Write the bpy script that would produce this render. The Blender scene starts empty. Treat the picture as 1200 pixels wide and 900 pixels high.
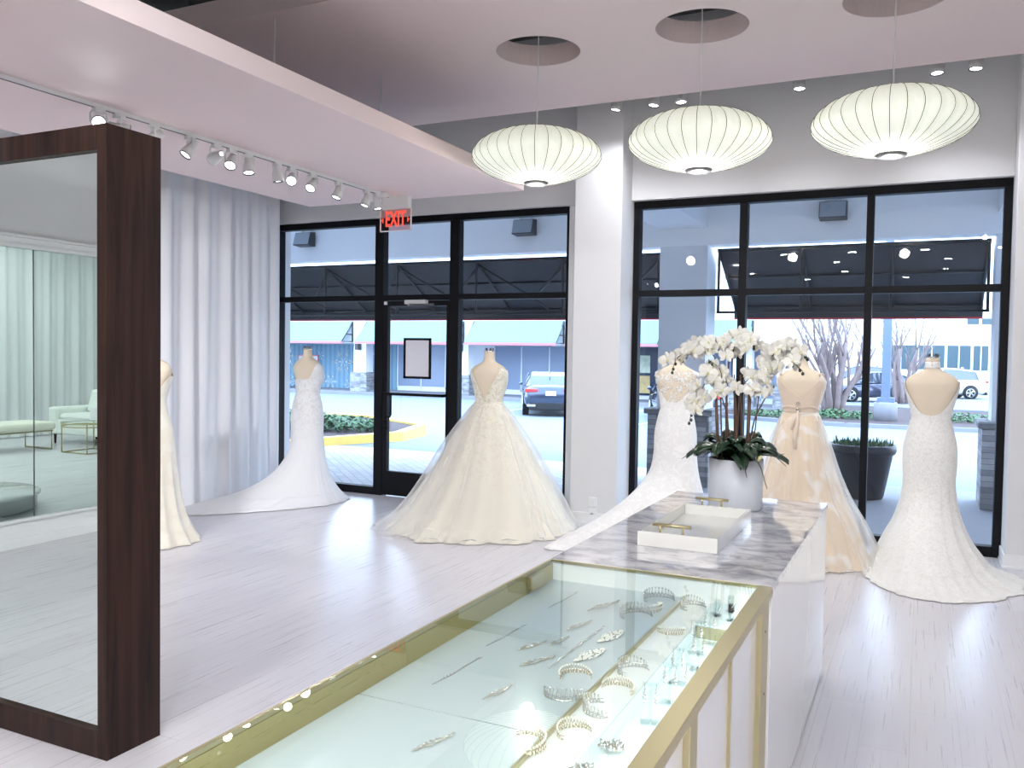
import bpy, bmesh, math, random
from mathutils import Vector, Matrix, Euler
random.seed(7)
PI = math.pi
scn = bpy.context.scene
COL = scn.collection
R = math.radians

# ------------------------------------------------------------------ helpers
class G:
    """collects shapes and links them as ONE mesh object"""
    def __init__(s):
        s.v = []; s.f = []; s.sm = []; s.mi = []
        s.m = Matrix.Identity(4); s.cur = 0
    def add(s, vs, fs, smooth=False):
        o = len(s.v)
        s.v += [s.m @ Vector(p) for p in vs]
        s.f += [tuple(i + o for i in f) for f in fs]
        s.sm += [smooth] * len(fs); s.mi += [s.cur] * len(fs)
        return s
    def box(s, a, b):
        x0, x1 = sorted((a[0], b[0])); y0, y1 = sorted((a[1], b[1])); z0, z1 = sorted((a[2], b[2]))
        v = [(x0,y0,z0),(x1,y0,z0),(x1,y1,z0),(x0,y1,z0),(x0,y0,z1),(x1,y0,z1),(x1,y1,z1),(x0,y1,z1)]
        return s.add(v, [(0,3,2,1),(4,5,6,7),(0,1,5,4),(1,2,6,5),(2,3,7,6),(3,0,4,7)])
    def prism(s, poly, axis, a, b):
        """poly = list of 2D points, extruded along axis from a to b"""
        n = len(poly)
        def P(p, t):
            return (t, p[0], p[1]) if axis == 'x' else (p[0], t, p[1]) if axis == 'y' else (p[0], p[1], t)
        v = [P(p, a) for p in poly] + [P(p, b) for p in poly]
        f = [tuple(range(n))[::-1], tuple(range(n, 2*n))] + [(i, (i+1) % n, n+(i+1) % n, n+i) for i in range(n)]
        return s.add(v, f)
    def tube(s, pts, r, n=8, caps=True, closed=False):
        pts = [Vector(p) for p in pts]; k = len(pts)
        if not isinstance(r, (list, tuple)): r = [r] * k
        vs = []; up = None
        for i, p in enumerate(pts):
            if closed: t = pts[(i+1) % k] - pts[i-1]
            else: t = pts[min(i+1, k-1)] - pts[max(i-1, 0)]
            t.normalize()
            if up is None:
                up = Vector((0,0,1)) if abs(t.z) < .9 else Vector((1,0,0))
            a = t.cross(up); 
            if a.length < 1e-6: a = t.cross(Vector((0,1,0.1)))
            a.normalize(); b = a.cross(t).normalized(); up = b
            for j in range(n):
                q = 2*PI*j/n
                vs.append(p + (a*math.cos(q) + b*math.sin(q))*r[i])
        fs = []
        for i in range(k if closed else k-1):
            i2 = (i+1) % k
            for j in range(n):
                j2 = (j+1) % n
                fs.append((i*n+j, i2*n+j, i2*n+j2, i*n+j2))
        if caps and not closed:
            fs.append(tuple(range(n))); fs.append(tuple(range((k-1)*n, k*n))[::-1])
        return s.add(vs, fs, n > 5)
    def bar(s, a, b, w, h=None):
        return s.tube([a, b], (w)/1.414*1.0, 4) if h is None else s
    def cyl(s, a, b, r, n=20): return s.tube([a, b], r if isinstance(r, (list,tuple)) else [r, r], n)
    def lathe(s, prof, c=(0,0,0), n=32, sx=1, sy=1, close=True):
        vs = []; fs = []; k = len(prof)
        for (r, z) in prof:
            for j in range(n):
                q = 2*PI*j/n
                vs.append((c[0]+r*math.cos(q)*sx, c[1]+r*math.sin(q)*sy, c[2]+z))
        for i in range(k-1):
            for j in range(n):
                j2 = (j+1) % n
                fs.append((i*n+j, i*n+j2, (i+1)*n+j2, (i+1)*n+j))
        if close:
            fs.append(tuple(range(n))[::-1]); fs.append(tuple(range((k-1)*n, k*n)))
        return s.add(vs, fs, True)
    def ball(s, c, r, n=10, sq=(1,1,1)):
        vs = []; fs = []; m = max(4, n//2)
        for i in range(1, m):
            a = PI*i/m
            for j in range(n):
                q = 2*PI*j/n
                vs.append((c[0]+r*sq[0]*math.sin(a)*math.cos(q), c[1]+r*sq[1]*math.sin(a)*math.sin(q), c[2]+r*sq[2]*math.cos(a)))
        t = len(vs); vs += [(c[0],c[1],c[2]+r*sq[2]), (c[0],c[1],c[2]-r*sq[2])]
        for i in range(m-2):
            for j in range(n):
                j2 = (j+1) % n
                fs.append((i*n+j, (i+1)*n+j, (i+1)*n+j2, i*n+j2))
        for j in range(n):
            j2 = (j+1) % n
            fs.append((t, j, j2)); fs.append((t+1, (m-2)*n+j2, (m-2)*n+j))
        return s.add(vs, fs, True)
    def quad(s, a, b, c, d): return s.add([a,b,c,d], [(0,1,2,3)])
    def build(s, name, mats, parent=None, bevel=0, loc=None):
        me = bpy.data.meshes.new(name)
        off = Vector((0,0,0))
        if parent is not None and not root_of(parent).get('_local'):
            off = wloc(parent)
        if loc is not None: off = Vector(loc)
        me.from_pydata([tuple(p - off) for p in s.v], [], s.f)
        if not isinstance(mats, (list, tuple)): mats = [mats]
        for m in mats: me.materials.append(m)
        me.polygons.foreach_set('use_smooth', s.sm)
        me.polygons.foreach_set('material_index', s.mi)
        me.update()
        o = bpy.data.objects.new(name, me); COL.objects.link(o)
        if parent is not None: o.parent = parent
        if loc is not None: o.location = loc
        if bevel:
            b = o.modifiers.new('bevel', 'BEVEL'); b.width = bevel; b.segments = 2; b.limit_method = 'ANGLE'
        return o
def root_of(o):
    while o.parent is not None: o = o.parent
    return o
def wloc(o):
    v = Vector((0,0,0))
    while o is not None:
        v = v + o.location; o = o.parent
    return v
def fixn(o):
    bm = bmesh.new(); bm.from_mesh(o.data); bmesh.ops.recalc_face_normals(bm, faces=bm.faces[:]); bm.to_mesh(o.data); bm.free(); return o
def tag(o, label=None, cat=None, group=None, kind=None):
    if label: o['label'] = label
    if cat: o['category'] = cat
    if group: o['group'] = group
    if kind: o['kind'] = kind
    return o
def thing(name, label, cat, loc=(0,0,0), rotz=0, group=None, local=False):
    o = bpy.data.objects.new(name, None); COL.objects.link(o)
    o.location = loc; o.rotation_euler = (0,0,rotz); o.empty_display_size = .1
    tag(o, label, cat, group)
    if local: o['_local'] = 1
    return o
def struct(o): o['kind'] = 'structure'; return o
def dup(root, loc, rot=None, label=None, group=None, scale=None):
    def cp(o, par):
        c = o.copy(); COL.objects.link(c)
        if par is not None:
            c.parent = par; c.matrix_parent_inverse = o.matrix_parent_inverse.copy()
        for ch in [x for x in bpy.data.objects if x.parent == o]: cp(ch, c)
        return c
    r = cp(root, None); r.location = loc
    if rot is not None: r.rotation_euler = rot if isinstance(rot, (tuple, Euler)) else (0,0,rot)
    if scale: r.scale = scale if isinstance(scale, tuple) else (scale,)*3
    if label: r['label'] = label
    if group: r['group'] = group
    return r

# ------------------------------------------------------------------ materials
def nm(name):
    m = bpy.data.materials.new(name); m.use_nodes = True
    nt = m.node_tree; b = nt.nodes['Principled BSDF']
    return m, nt, b
def N(nt, t, **k):
    n = nt.nodes.new(t)
    for a, v in k.items():
        if a in n.inputs.keys() if hasattr(n.inputs,'keys') else False: n.inputs[a].default_value = v
        else: setattr(n, a, v)
    return n
def mat(name, c, rough=.5, metal=0, coat=0, sheen=0, emit=None, es=0, bump=0, bscale=50, var=0, vscale=6, trans=0, spec=.5):
    m, nt, b = nm(name)
    b.inputs['Base Color'].default_value = (*c, 1); b.inputs['Roughness'].default_value = rough
    b.inputs['Metallic'].default_value = metal; b.inputs['Coat Weight'].default_value = coat
    b.inputs['Coat Roughness'].default_value = .05; b.inputs['Sheen Weight'].default_value = sheen
    b.inputs['Specular IOR Level'].default_value = spec
    tc = N(nt, 'ShaderNodeTexCoord')
    if emit: b.inputs['Emission Color'].default_value = (*emit, 1); b.inputs['Emission Strength'].default_value = es
    nz = N(nt, 'ShaderNodeTexNoise'); nz.inputs['Scale'].default_value = vscale; nz.inputs['Detail'].default_value = 4
    nt.links.new(tc.outputs['Object'], nz.inputs['Vector'])
    cr = N(nt, 'ShaderNodeMixRGB'); v = var or .015
    cr.inputs[1].default_value = (*[max(0, x*(1-v)) for x in c], 1); cr.inputs[2].default_value = (*[min(1, x*(1+v)) for x in c], 1)
    nt.links.new(nz.outputs['Fac'], cr.inputs[0]); nt.links.new(cr.outputs[0], b.inputs['Base Color'])
    if bump:
        n2 = N(nt, 'ShaderNodeTexNoise'); n2.inputs['Scale'].default_value = bscale; n2.inputs['Detail'].default_value = 3
        nt.links.new(tc.outputs['Object'], n2.inputs['Vector'])
        bp = N(nt, 'ShaderNodeBump'); bp.inputs['Strength'].default_value = bump; bp.inputs['Distance'].default_value = .01
        nt.links.new(n2.outputs['Fac'], bp.inputs['Height']); nt.links.new(bp.outputs[0], b.inputs['Normal'])
    return m
def glassmat(name, tint=(1,1,1), ior=1.5, rough=0.0, refl=1.0):
    """thin pane: clear, Fresnel reflection on the outer faces"""
    m, nt, b = nm(name); nt.nodes.remove(b); out = nt.nodes['Material Output']
    tr = N(nt, 'ShaderNodeBsdfTransparent'); tr.inputs[0].default_value = (*tint, 1)
    gl = N(nt, 'ShaderNodeBsdfGlossy'); gl.inputs['Roughness'].default_value = rough
    fr = N(nt, 'ShaderNodeFresnel'); fr.inputs[0].default_value = ior
    ge = N(nt, 'ShaderNodeNewGeometry')
    sub = N(nt, 'ShaderNodeMath', operation='SUBTRACT'); sub.inputs[0].default_value = 1
    mu = N(nt, 'ShaderNodeMath', operation='MULTIPLY'); mu2 = N(nt, 'ShaderNodeMath', operation='MULTIPLY'); mu2.inputs[1].default_value = refl
    nt.links.new(ge.outputs['Backfacing'], sub.inputs[1]); nt.links.new(fr.outputs[0], mu.inputs[0]); nt.links.new(sub.outputs[0], mu.inputs[1])
    nt.links.new(mu.outputs[0], mu2.inputs[0])
    mx = N(nt, 'ShaderNodeMixShader'); nt.links.new(mu2.outputs[0], mx.inputs[0]); nt.links.new(tr.outputs[0], mx.inputs[1]); nt.links.new(gl.outputs[0], mx.inputs[2])
    nt.links.new(mx.outputs[0], out.inputs['Surface'])
    return m
def emis(name, c, s):
    m, nt, b = nm(name); b.inputs['Base Color'].default_value = (*c, 1)
    b.inputs['Emission Color'].default_value = (*c, 1); b.inputs['Emission Strength'].default_value = s
    return m
M = {}
M['wall'] = mat('wall_paint', (.74,.735,.745), .6, bump=.02, bscale=200)
M['trimw'] = mat('white_trim_paint', (.82,.82,.83), .35)
M['pink'] = mat('pink_ceiling_paint', (.80,.665,.65), .7, bump=.02, bscale=120)
M['plenum'] = mat('dark_plenum', (.05,.05,.05), .8)
M['greypl'] = mat('grey_upper_paint', (.22,.22,.23), .8)
M['duct'] = mat('galvanised_duct', (.16,.19,.18), .5, .3)
M['black'] = mat('black_aluminium', (.006,.006,.008), .5, .0, spec=.15)
M['gold'] = mat('brushed_gold', (.52,.46,.27), .36, .8, bump=.02, bscale=300)
M['goldd'] = mat('antique_gold', (.50,.42,.18), .35, .8)
M['lacq'] = mat('white_lacquer', (.80,.80,.82), .10, coat=.6)
M['white'] = mat('white_plain', (.80,.80,.80), .4)
M['fixture'] = mat('white_fixture', (.72,.72,.71), .35)
M['chrome'] = mat('chrome', (.8,.8,.8), .12, 1)
M['darkgrey'] = mat('dark_grey_metal', (.12,.12,.13), .4, .5)
M['skin'] = mat('dress_form_linen', (.78,.665,.52), .75, bump=.1, bscale=400)
M['glass'] = glassmat('window_glass', (.97,.985,1), 1.5)
M['caseglass'] = glassmat('showcase_glass', (.955,.985,.975), 1.5)
M['acryl'] = glassmat('clear_acrylic', (.93,.96,.965), 1.6, 0, 1.6)
M['pearl'] = mat('pearl', (.80,.77,.70), .2, coat=.5)
M['cryst'] = mat('rhinestone', (.72,.72,.71), .1, .75)
M['silver'] = mat('silver_wire', (.56,.55,.52), .25, .8)
M['goldj'] = mat('gold_wire', (.62,.52,.35), .25, .8)
M['sheet'] = mat('notice_paper', (.78,.76,.82), .8)
M['sofa'] = mat('white_upholstery', (.80,.82,.80), .8, sheen=.3)

M['signp'] = glassmat('sign_acrylic_glow_tint', (.95,.72,.70), 1.5)  # pink tint puts the red letter glow into the clear acrylic
def mirrormat(name, tint):
    m, nt, b = nm(name)
    b.inputs['Base Color'].default_value = (*tint, 1); b.inputs['Metallic'].default_value = 1; b.inputs['Roughness'].default_value = .0
    return m
M['mirror'] = mirrormat('mirror_silvering', (.80,.87,.85))
M['wmirror'] = mirrormat('wall_mirror_silvering', (.66,.78,.735))

def floor_mat():
    m, nt, b = nm('pale_plank_floor')
    tc = N(nt, 'ShaderNodeTexCoord'); mp = N(nt, 'ShaderNodeMapping'); mp.inputs['Rotation'].default_value = (0,0,PI/2)
    nt.links.new(tc.outputs['Object'], mp.inputs[0])
    br = N(nt, 'ShaderNodeTexBrick'); br.offset = .37; br.inputs['Scale'].default_value = 1
    br.inputs['Brick Width'].default_value = 1.25; br.inputs['Row Height'].default_value = .19
    br.inputs['Mortar Size'].default_value = .0016; br.inputs['Mortar Smooth'].default_value = .3
    br.inputs['Color1'].default_value = (.64,.62,.67,1); br.inputs['Color2'].default_value = (.68,.665,.71,1); br.inputs['Mortar'].default_value = (.52,.50,.51,1)
    nt.links.new(mp.outputs[0], br.inputs['Vector'])
    m2 = N(nt, 'ShaderNodeMapping'); m2.inputs['Scale'].default_value = (34,.55,1)
    nt.links.new(tc.outputs['Object'], m2.inputs[0])
    nz = N(nt, 'ShaderNodeTexNoise'); nz.inputs['Scale'].default_value = 2.2; nz.inputs['Detail'].default_value = 8; nz.inputs['Roughness'].default_value = .65
    nt.links.new(m2.outputs[0], nz.inputs[0])
    ra = N(nt, 'ShaderNodeMapRange'); ra.inputs[1].default_value = .3; ra.inputs[2].default_value = .72; ra.inputs[3].default_value = .965; ra.inputs[4].default_value = 1.025
    nt.links.new(nz.outputs['Fac'], ra.inputs[0])
    mx = N(nt, 'ShaderNodeMixRGB', blend_type='MULTIPLY'); mx.inputs[0].default_value = 1
    nt.links.new(br.outputs['Color'], mx.inputs[1]); nt.links.new(ra.outputs[0], mx.inputs[2])
    nt.links.new(mx.outputs[0], b.inputs['Base Color'])
    rr = N(nt, 'ShaderNodeMapRange'); rr.inputs[3].default_value = .25; rr.inputs[4].default_value = .31
    nt.links.new(nz.outputs['Fac'], rr.inputs[0]); nt.links.new(rr.outputs[0], b.inputs['Roughness'])
    bp = N(nt, 'ShaderNodeBump'); bp.inputs['Strength'].default_value = .02; bp.inputs['Distance'].default_value = .001
    nt.links.new(nz.outputs['Fac'], bp.inputs['Height']); nt.links.new(bp.outputs[0], b.inputs['Normal'])
    b.inputs['Specular IOR Level'].default_value = .75
    return m
M['floor'] = floor_mat()

def marble_mat():
    m, nt, b = nm('grey_veined_marble')
    tc = N(nt, 'ShaderNodeTexCoord'); mp = N(nt, 'ShaderNodeMapping'); mp.inputs['Rotation'].default_value = (0,0,R(28)); mp.inputs['Scale'].default_value = (1.5,2.4,1)
    nt.links.new(tc.outputs['Object'], mp.inputs[0])
    n1 = N(nt, 'ShaderNodeTexNoise'); n1.inputs['Scale'].default_value = 4.6; n1.inputs['Detail'].default_value = 9; n1.inputs['Roughness'].default_value = .62; n1.inputs['Distortion'].default_value = .6
    nt.links.new(mp.outputs[0], n1.inputs[0])
    c1 = N(nt, 'ShaderNodeValToRGB'); e = c1.color_ramp.elements
    e[0].position = .28; e[0].color = (.36,.36,.41,1); e[1].position = .62; e[1].color = (.84,.83,.86,1)
    k = e.new(.44); k.color = (.52,.52,.56,1); k = e.new(.53); k.color = (.75,.74,.78,1)
    nt.links.new(n1.outputs['Fac'], c1.inputs[0])
    n2 = N(nt, 'ShaderNodeTexNoise'); n2.inputs['Scale'].default_value = 2.0; n2.inputs['Detail'].default_value = 6; n2.inputs['Distortion'].default_value = 2.2
    nt.links.new(mp.outputs[0], n2.inputs[0])
    c2 = N(nt, 'ShaderNodeValToRGB'); e = c2.color_ramp.elements
    e[0].position = .485; e[0].color = (1,1,1,1); e[1].position = .515; e[1].color = (1,1,1,1); k = e.new(.50); k.color = (.70,.70,.74,1)
    nt.links.new(n2.outputs['Fac'], c2.inputs[0])
    mx = N(nt, 'ShaderNodeMixRGB', blend_type='MULTIPLY'); mx.inputs[0].default_value = .8
    nt.links.new(c1.outputs[0], mx.inputs[1]); nt.links.new(c2.outputs[0], mx.inputs[2]); nt.links.new(mx.outputs[0], b.inputs['Base Color'])
    b.inputs['Roughness'].default_value = .06; b.inputs['Coat Weight'].default_value = .5; b.inputs['Coat Roughness'].default_value = .02
    return m
M['marble'] = marble_mat()

def wood_mat():
    m, nt, b = nm('dark_walnut')
    tc = N(nt, 'ShaderNodeTexCoord'); mp = N(nt, 'ShaderNodeMapping'); mp.inputs['Scale'].default_value = (16,16,.9)
    nt.links.new(tc.outputs['Object'], mp.inputs[0])
    n1 = N(nt, 'ShaderNodeTexNoise'); n1.inputs['Scale'].default_value = 1.6; n1.inputs['Detail'].default_value = 8; n1.inputs['Distortion'].default_value = .7
    nt.links.new(mp.outputs[0], n1.inputs[0])
    c1 = N(nt, 'ShaderNodeValToRGB'); e = c1.color_ramp.elements
    e[0].position = .3; e[0].color = (.012,.006,.005,1); e[1].position = .74; e[1].color = (.048,.022,.016,1)
    nt.links.new(n1.outputs['Fac'], c1.inputs[0]); nt.links.new(c1.outputs[0], b.inputs['Base Color'])
    b.inputs['Roughness'].default_value = .5; b.inputs['Specular IOR Level'].default_value = .22
    bp = N(nt, 'ShaderNodeBump'); bp.inputs['Strength'].default_value = .1; bp.inputs['Distance'].default_value = .002
    nt.links.new(n1.outputs['Fac'], bp.inputs['Height']); nt.links.new(bp.outputs[0], b.inputs['Normal'])
    return m
M['wood'] = wood_mat()

def lace_mat(name, c1, c2, scale=30, bump=.5, contrast=(.42,.55), sheen=.4, zfade=None, alpha=None, rough=.75, trans=.0):
    """cloth with an appliqued pattern; zfade=(z0,z1): the pattern thins out between these heights (object space)"""
    m, nt, b = nm(name)
    tc = N(nt, 'ShaderNodeTexCoord')
    n0 = N(nt, 'ShaderNodeTexNoise'); n0.inputs['Scale'].default_value = scale*.35; n0.inputs['Detail'].default_value = 2
    nt.links.new(tc.outputs['Object'], n0.inputs[0])
    ad = N(nt, 'ShaderNodeMixRGB'); ad.inputs[0].default_value = .16
    nt.links.new(tc.outputs['Object'], ad.inputs[1]); nt.links.new(n0.outputs['Color'], ad.inputs[2])
    vo = N(nt, 'ShaderNodeTexVoronoi'); vo.feature = 'SMOOTH_F1'; vo.inputs['Scale'].default_value = scale
    nt.links.new(ad.outputs[0], vo.inputs['Vector'])
    ra = N(nt, 'ShaderNodeMapRange'); ra.inputs[1].default_value = contrast[0]; ra.inputs[2].default_value = contrast[1]
    nt.links.new(vo.outputs['Distance'], ra.inputs[0])
    fac = ra.outputs[0]
    if zfade:
        sp = N(nt, 'ShaderNodeSeparateXYZ'); nt.links.new(tc.outputs['Object'], sp.inputs[0])
        rz = N(nt, 'ShaderNodeMapRange'); rz.inputs[1].default_value = zfade[0]; rz.inputs[2].default_value = zfade[1]
        nt.links.new(sp.outputs[2], rz.inputs[0])
        mm = N(nt, 'ShaderNodeMath', operation='MULTIPLY'); nt.links.new(fac, mm.inputs[0]); nt.links.new(rz.outputs[0], mm.inputs[1]); fac = mm.outputs[0]
    mx = N(nt, 'ShaderNodeMixRGB'); mx.inputs[1].default_value = (*c1,1); mx.inputs[2].default_value = (*c2,1)
    nt.links.new(fac, mx.inputs[0]); nt.links.new(mx.outputs[0], b.inputs['Base Color'])
    b.inputs['Roughness'].default_value = rough; b.inputs['Sheen Weight'].default_value = sheen
    n3 = N(nt, 'ShaderNodeTexNoise'); n3.inputs['Scale'].default_value = scale*4; nt.links.new(tc.outputs['Object'], n3.inputs[0])
    sm = N(nt, 'ShaderNodeMath', operation='ADD'); nt.links.new(fac, sm.inputs[0]); nt.links.new(n3.outputs['Fac'], sm.inputs[1])
    bp = N(nt, 'ShaderNodeBump'); bp.inputs['Strength'].default_value = bump; bp.inputs['Distance'].default_value = .004
    nt.links.new(sm.outputs[0], bp.inputs['Height']); nt.links.new(bp.outputs[0], b.inputs['Normal'])
    if alpha is not None:
        ma = N(nt, 'ShaderNodeMapRange'); ma.inputs[3].default_value = alpha[0]; ma.inputs[4].default_value = alpha[1]
        nt.links.new(fac, ma.inputs[0]); nt.links.new(ma.outputs[0], b.inputs['Alpha'])
    return m
M['lace_w'] = lace_mat('white_lace', (.86,.85,.84), (.92,.91,.90), 34, .22)
M['lace_w2'] = lace_mat('white_lace_and_crepe', (.88,.87,.88), (.78,.76,.73), 40, .25, (.4,.6), zfade=(.6,1.0))
M['lace_i'] = lace_mat('ivory_beaded_lace', (.86,.82,.71), (.70,.64,.51), 42, .15, (.38,.58), zfade=(.30,1.15))
M['lace_s'] = lace_mat('beaded_scallop_lace', (.89,.88,.85), (.80,.78,.74), 60, .2, (.35,.6))
M['champ'] = lace_mat('champagne_floral_tulle', (.80,.66,.50), (.88,.83,.77), 13, .15, (.46,.60), sheen=.6)
M['champ_b'] = mat('champagne_ruched_tulle', (.74,.60,.48), .75, sheen=.5, bump=.3, bscale=60)
M['satin'] = lace_mat('ivory_jacquard_satin', (.80,.75,.64), (.77,.71,.59), 14, .25, (.4,.5), rough=.4)
M['illus'] = lace_mat('illusion_lace', (.85,.83,.80), (.90,.89,.88), 46, .6, (.42,.50), alpha=(.0,.95))
def tullemat(name, c, a, tlf=.4):
    m, nt, b = nm(name); nt.nodes.remove(b); out = nt.nodes['Material Output']
    tr = N(nt, 'ShaderNodeBsdfTransparent'); df = N(nt, 'ShaderNodeBsdfDiffuse'); df.inputs[0].default_value = (*c,1)
    tl = N(nt, 'ShaderNodeBsdfTranslucent'); tl.inputs[0].default_value = (*c,1)
    m1 = N(nt, 'ShaderNodeMixShader'); m1.inputs[0].default_value = tlf; nt.links.new(df.outputs[0], m1.inputs[1]); nt.links.new(tl.outputs[0], m1.inputs[2])
    lw = N(nt, 'ShaderNodeLayerWeight'); lw.inputs[0].default_value = .35
    ra = N(nt, 'ShaderNodeMapRange'); ra.inputs[3].default_value = a[0]; ra.inputs[4].default_value = a[1]; nt.links.new(lw.outputs['Facing'], ra.inputs[0])
    m2 = N(nt, 'ShaderNodeMixShader'); nt.links.new(ra.outputs[0], m2.inputs[0]); nt.links.new(tr.outputs[0], m2.inputs[1]); nt.links.new(m1.outputs[0], m2.inputs[2])
    nt.links.new(m2.outputs[0], out.inputs['Surface']); return m
M['tulle'] = tullemat('white_tulle', (.94,.93,.92), (.10,.80))
M['curtain'] = tullemat('sheer_white_curtain', (.93,.93,.96), (.94,1.0), .12)

# ------------------------------------------------------------------ world and light
w = bpy.data.worlds.new('overcast_sky'); scn.world = w; w.use_nodes = True
nt = w.node_tree; bg = nt.nodes['Background']
tc = N(nt, 'ShaderNodeTexCoord'); sp = N(nt, 'ShaderNodeSeparateXYZ'); nt.links.new(tc.outputs['Generated'], sp.inputs[0])
cr = N(nt, 'ShaderNodeValToRGB'); cr.color_ramp.elements[0].position = 0; cr.color_ramp.elements[0].color = (.75,.875,1,1)
cr.color_ramp.elements[1].position = .6; cr.color_ramp.elements[1].color = (.53,.72,1,1)
nt.links.new(sp.outputs[2], cr.inputs[0]); nt.links.new(cr.outputs[0], bg.inputs[0]); bg.inputs[1].default_value = 7.6

def area(name, loc, rot, sx, sy, p, col=(1,1,1), parent=None):
    l = bpy.data.lights.new(name, 'AREA'); l.shape = 'RECTANGLE'; l.size = sx; l.size_y = sy; l.energy = p; l.color = col
    o = bpy.data.objects.new(name, l); COL.objects.link(o); o.rotation_euler = rot
    if parent: o.parent = parent; o.location = Vector(loc) - wloc(parent)
    else: o.location = loc
    return o
def spotl(name, loc, d, p, ang, col=(1,1,1), parent=None, blend=.6, rad=.03):
    l = bpy.data.lights.new(name, 'SPOT'); l.energy = p; l.spot_size = R(ang); l.spot_blend = blend; l.color = col; l.shadow_soft_size = rad
    o = bpy.data.objects.new(name, l); COL.objects.link(o); o.rotation_euler = Vector(d).to_track_quat('-Z', 'Y').to_euler()
    if parent: o.parent = parent; o.location = Vector(loc) - wloc(parent)
    else: o.location = loc
    return o
# daylight portals at the shop windows
for nme, cx, wd in (('daylight_portal', -5.0, 3.7), ('daylight_portal', -.96, 3.1)):
    o = area(nme, (cx, 8.05, 1.52), (-PI/2,0,0), wd, 3.0, 1); o.data.cycles.is_portal = True
WARM = (1.0,.93,.86)

# ------------------------------------------------------------------ room shell
XL, XR, YF, YB = -6.95, 2.3, 7.93, -8.0
ZT = 4.7
g = G(); g.box((XL-.1, YB-.1, -.12), (XR+.1, YF+.02, 0)); struct(g.build('floor', M['floor']))
g = G(); g.box((XL-.15, 1.0, 0), (XL, 8.1, ZT)); struct(g.build('wall_left', M['wall']))
g = G(); g.box((XL-.15, YB, 0), (-6.39, 1.0, ZT)); struct(g.build('wall_left_rear', M['wall']))
g = G(); g.box((XR, YB, 0), (XR+.15, 8.1, ZT)); struct(g.build('wall_right', M['wall']))
g = G(); g.box((XL-.15, YB-.15, 0), (XR+.15, YB, ZT)); struct(g.build('wall_back', M['wall']))
# front wall: header over both windows
g = G(); g.box((XL, 7.80, 3.045), (XR, 8.10, ZT)); struct(g.build('wall_front', M['wall']))
g = G(); g.box((XL, 7.80, 0), (-6.86, 8.10, 3.045)); struct(g.build('wall_front_corner', M['wall']))
g = G(); g.box((-2.965, 7.51, 0), (-2.505, 8.10, ZT)); g.box((-3.16,7.86,0),(-2.9,8.1,ZT)); struct(g.build('wall_front_pillar', M['wall'], bevel=.004))
g = G(); g.box((.618, 7.51, 0), (XR, 8.10, ZT)); struct(g.build('wall_front_right', M['wall'], bevel=.004))
g = G(); g.box((XL-.15, 2.6, ZT), (XR+.15, 8.1, ZT+.1)); struct(g.build('ceiling', M['plenum']))
g = G(); g.box((XL-.15, YB, 3.55), (XR+.15, 1.6, 3.7)); g.box((XL-.15, 1.5, 3.7),(XR+.15,2.7,ZT+.1)); struct(g.build('ceiling_rear', M['white']))
# baseboards
def baseboard(nme, a, b, nx, ny):
    g = G()
    g.box((min(a[0],b[0])-(.014 if nx<0 else 0), min(a[1],b[1])-(.014 if ny<0 else 0), 0), (max(a[0],b[0])+(.014 if nx>0 else 0), max(a[1],b[1])+(.014 if ny>0 else 0), .11))
    g.box((min(a[0],b[0])-(.020 if nx<0 else 0), min(a[1],b[1])-(.020 if ny<0 else 0), 0), (max(a[0],b[0])+(.02 if nx>0 else 0), max(a[1],b[1])+(.02 if ny>0 else 0), .022))
    return struct(g.build(nme, M['trimw'], bevel=.003))
baseboard('baseboard_pillar', (-2.985,7.51), (-2.505,7.51), 0, -1)
baseboard('baseboard_pillar_side', (-2.505,7.50), (-2.505,7.85), 1, 0)
baseboard('baseboard_right', (.60,7.51), (XR,7.51), 0, -1)
baseboard('baseboard_right_side', (.618,7.50), (.618,7.85), -1, 0)
baseboard('baseboard_wall_right', (XR,YB), (XR,7.5), -1, 0)
g = G(); g.box((-6.39,YB,0),(-6.37,1.0,.20)); g.box((-6.39,YB,.20),(-6.345,1.0,.222)); g.box((-6.39,YB,.0),(-6.35,1.0,.075)); struct(g.build('baseboard_left_rear', M['trimw'], bevel=.003))
g = G(); g.box((-6.39,YB,2.35),(-6.35,1.0,2.38)); g.box((-6.39,YB,2.38),(-6.365,1.0,2.43)); g.box((-6.39,YB,2.43),(-6.34,1.0,2.45)); struct(g.build('trim_1', M['trimw'], bevel=.003))
# wall mirrors in sheets along the rear left wall
ys = [1.0,.03,-1.5,-3.1,-4.7,-6.3,-7.9]
for i in range(6):
    g = G(); g.box((-6.388, ys[i+1]+.004, .225), (-6.378, ys[i]-.004, 2.348))
    o = g.build('wall_mirror', M['wmirror'])
    tag(o, ['frameless wall mirror sheet above the tall white skirting, nearest the shop window',
            'frameless wall mirror sheet right of the seam, with the round platform in its reflection',
            'third frameless wall mirror sheet from the curtain','fourth frameless wall mirror sheet from the curtain','fifth frameless wall mirror sheet from the curtain','last frameless wall mirror sheet at the back wall'][i], 'mirror', 'wall mirror sheets')

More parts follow.
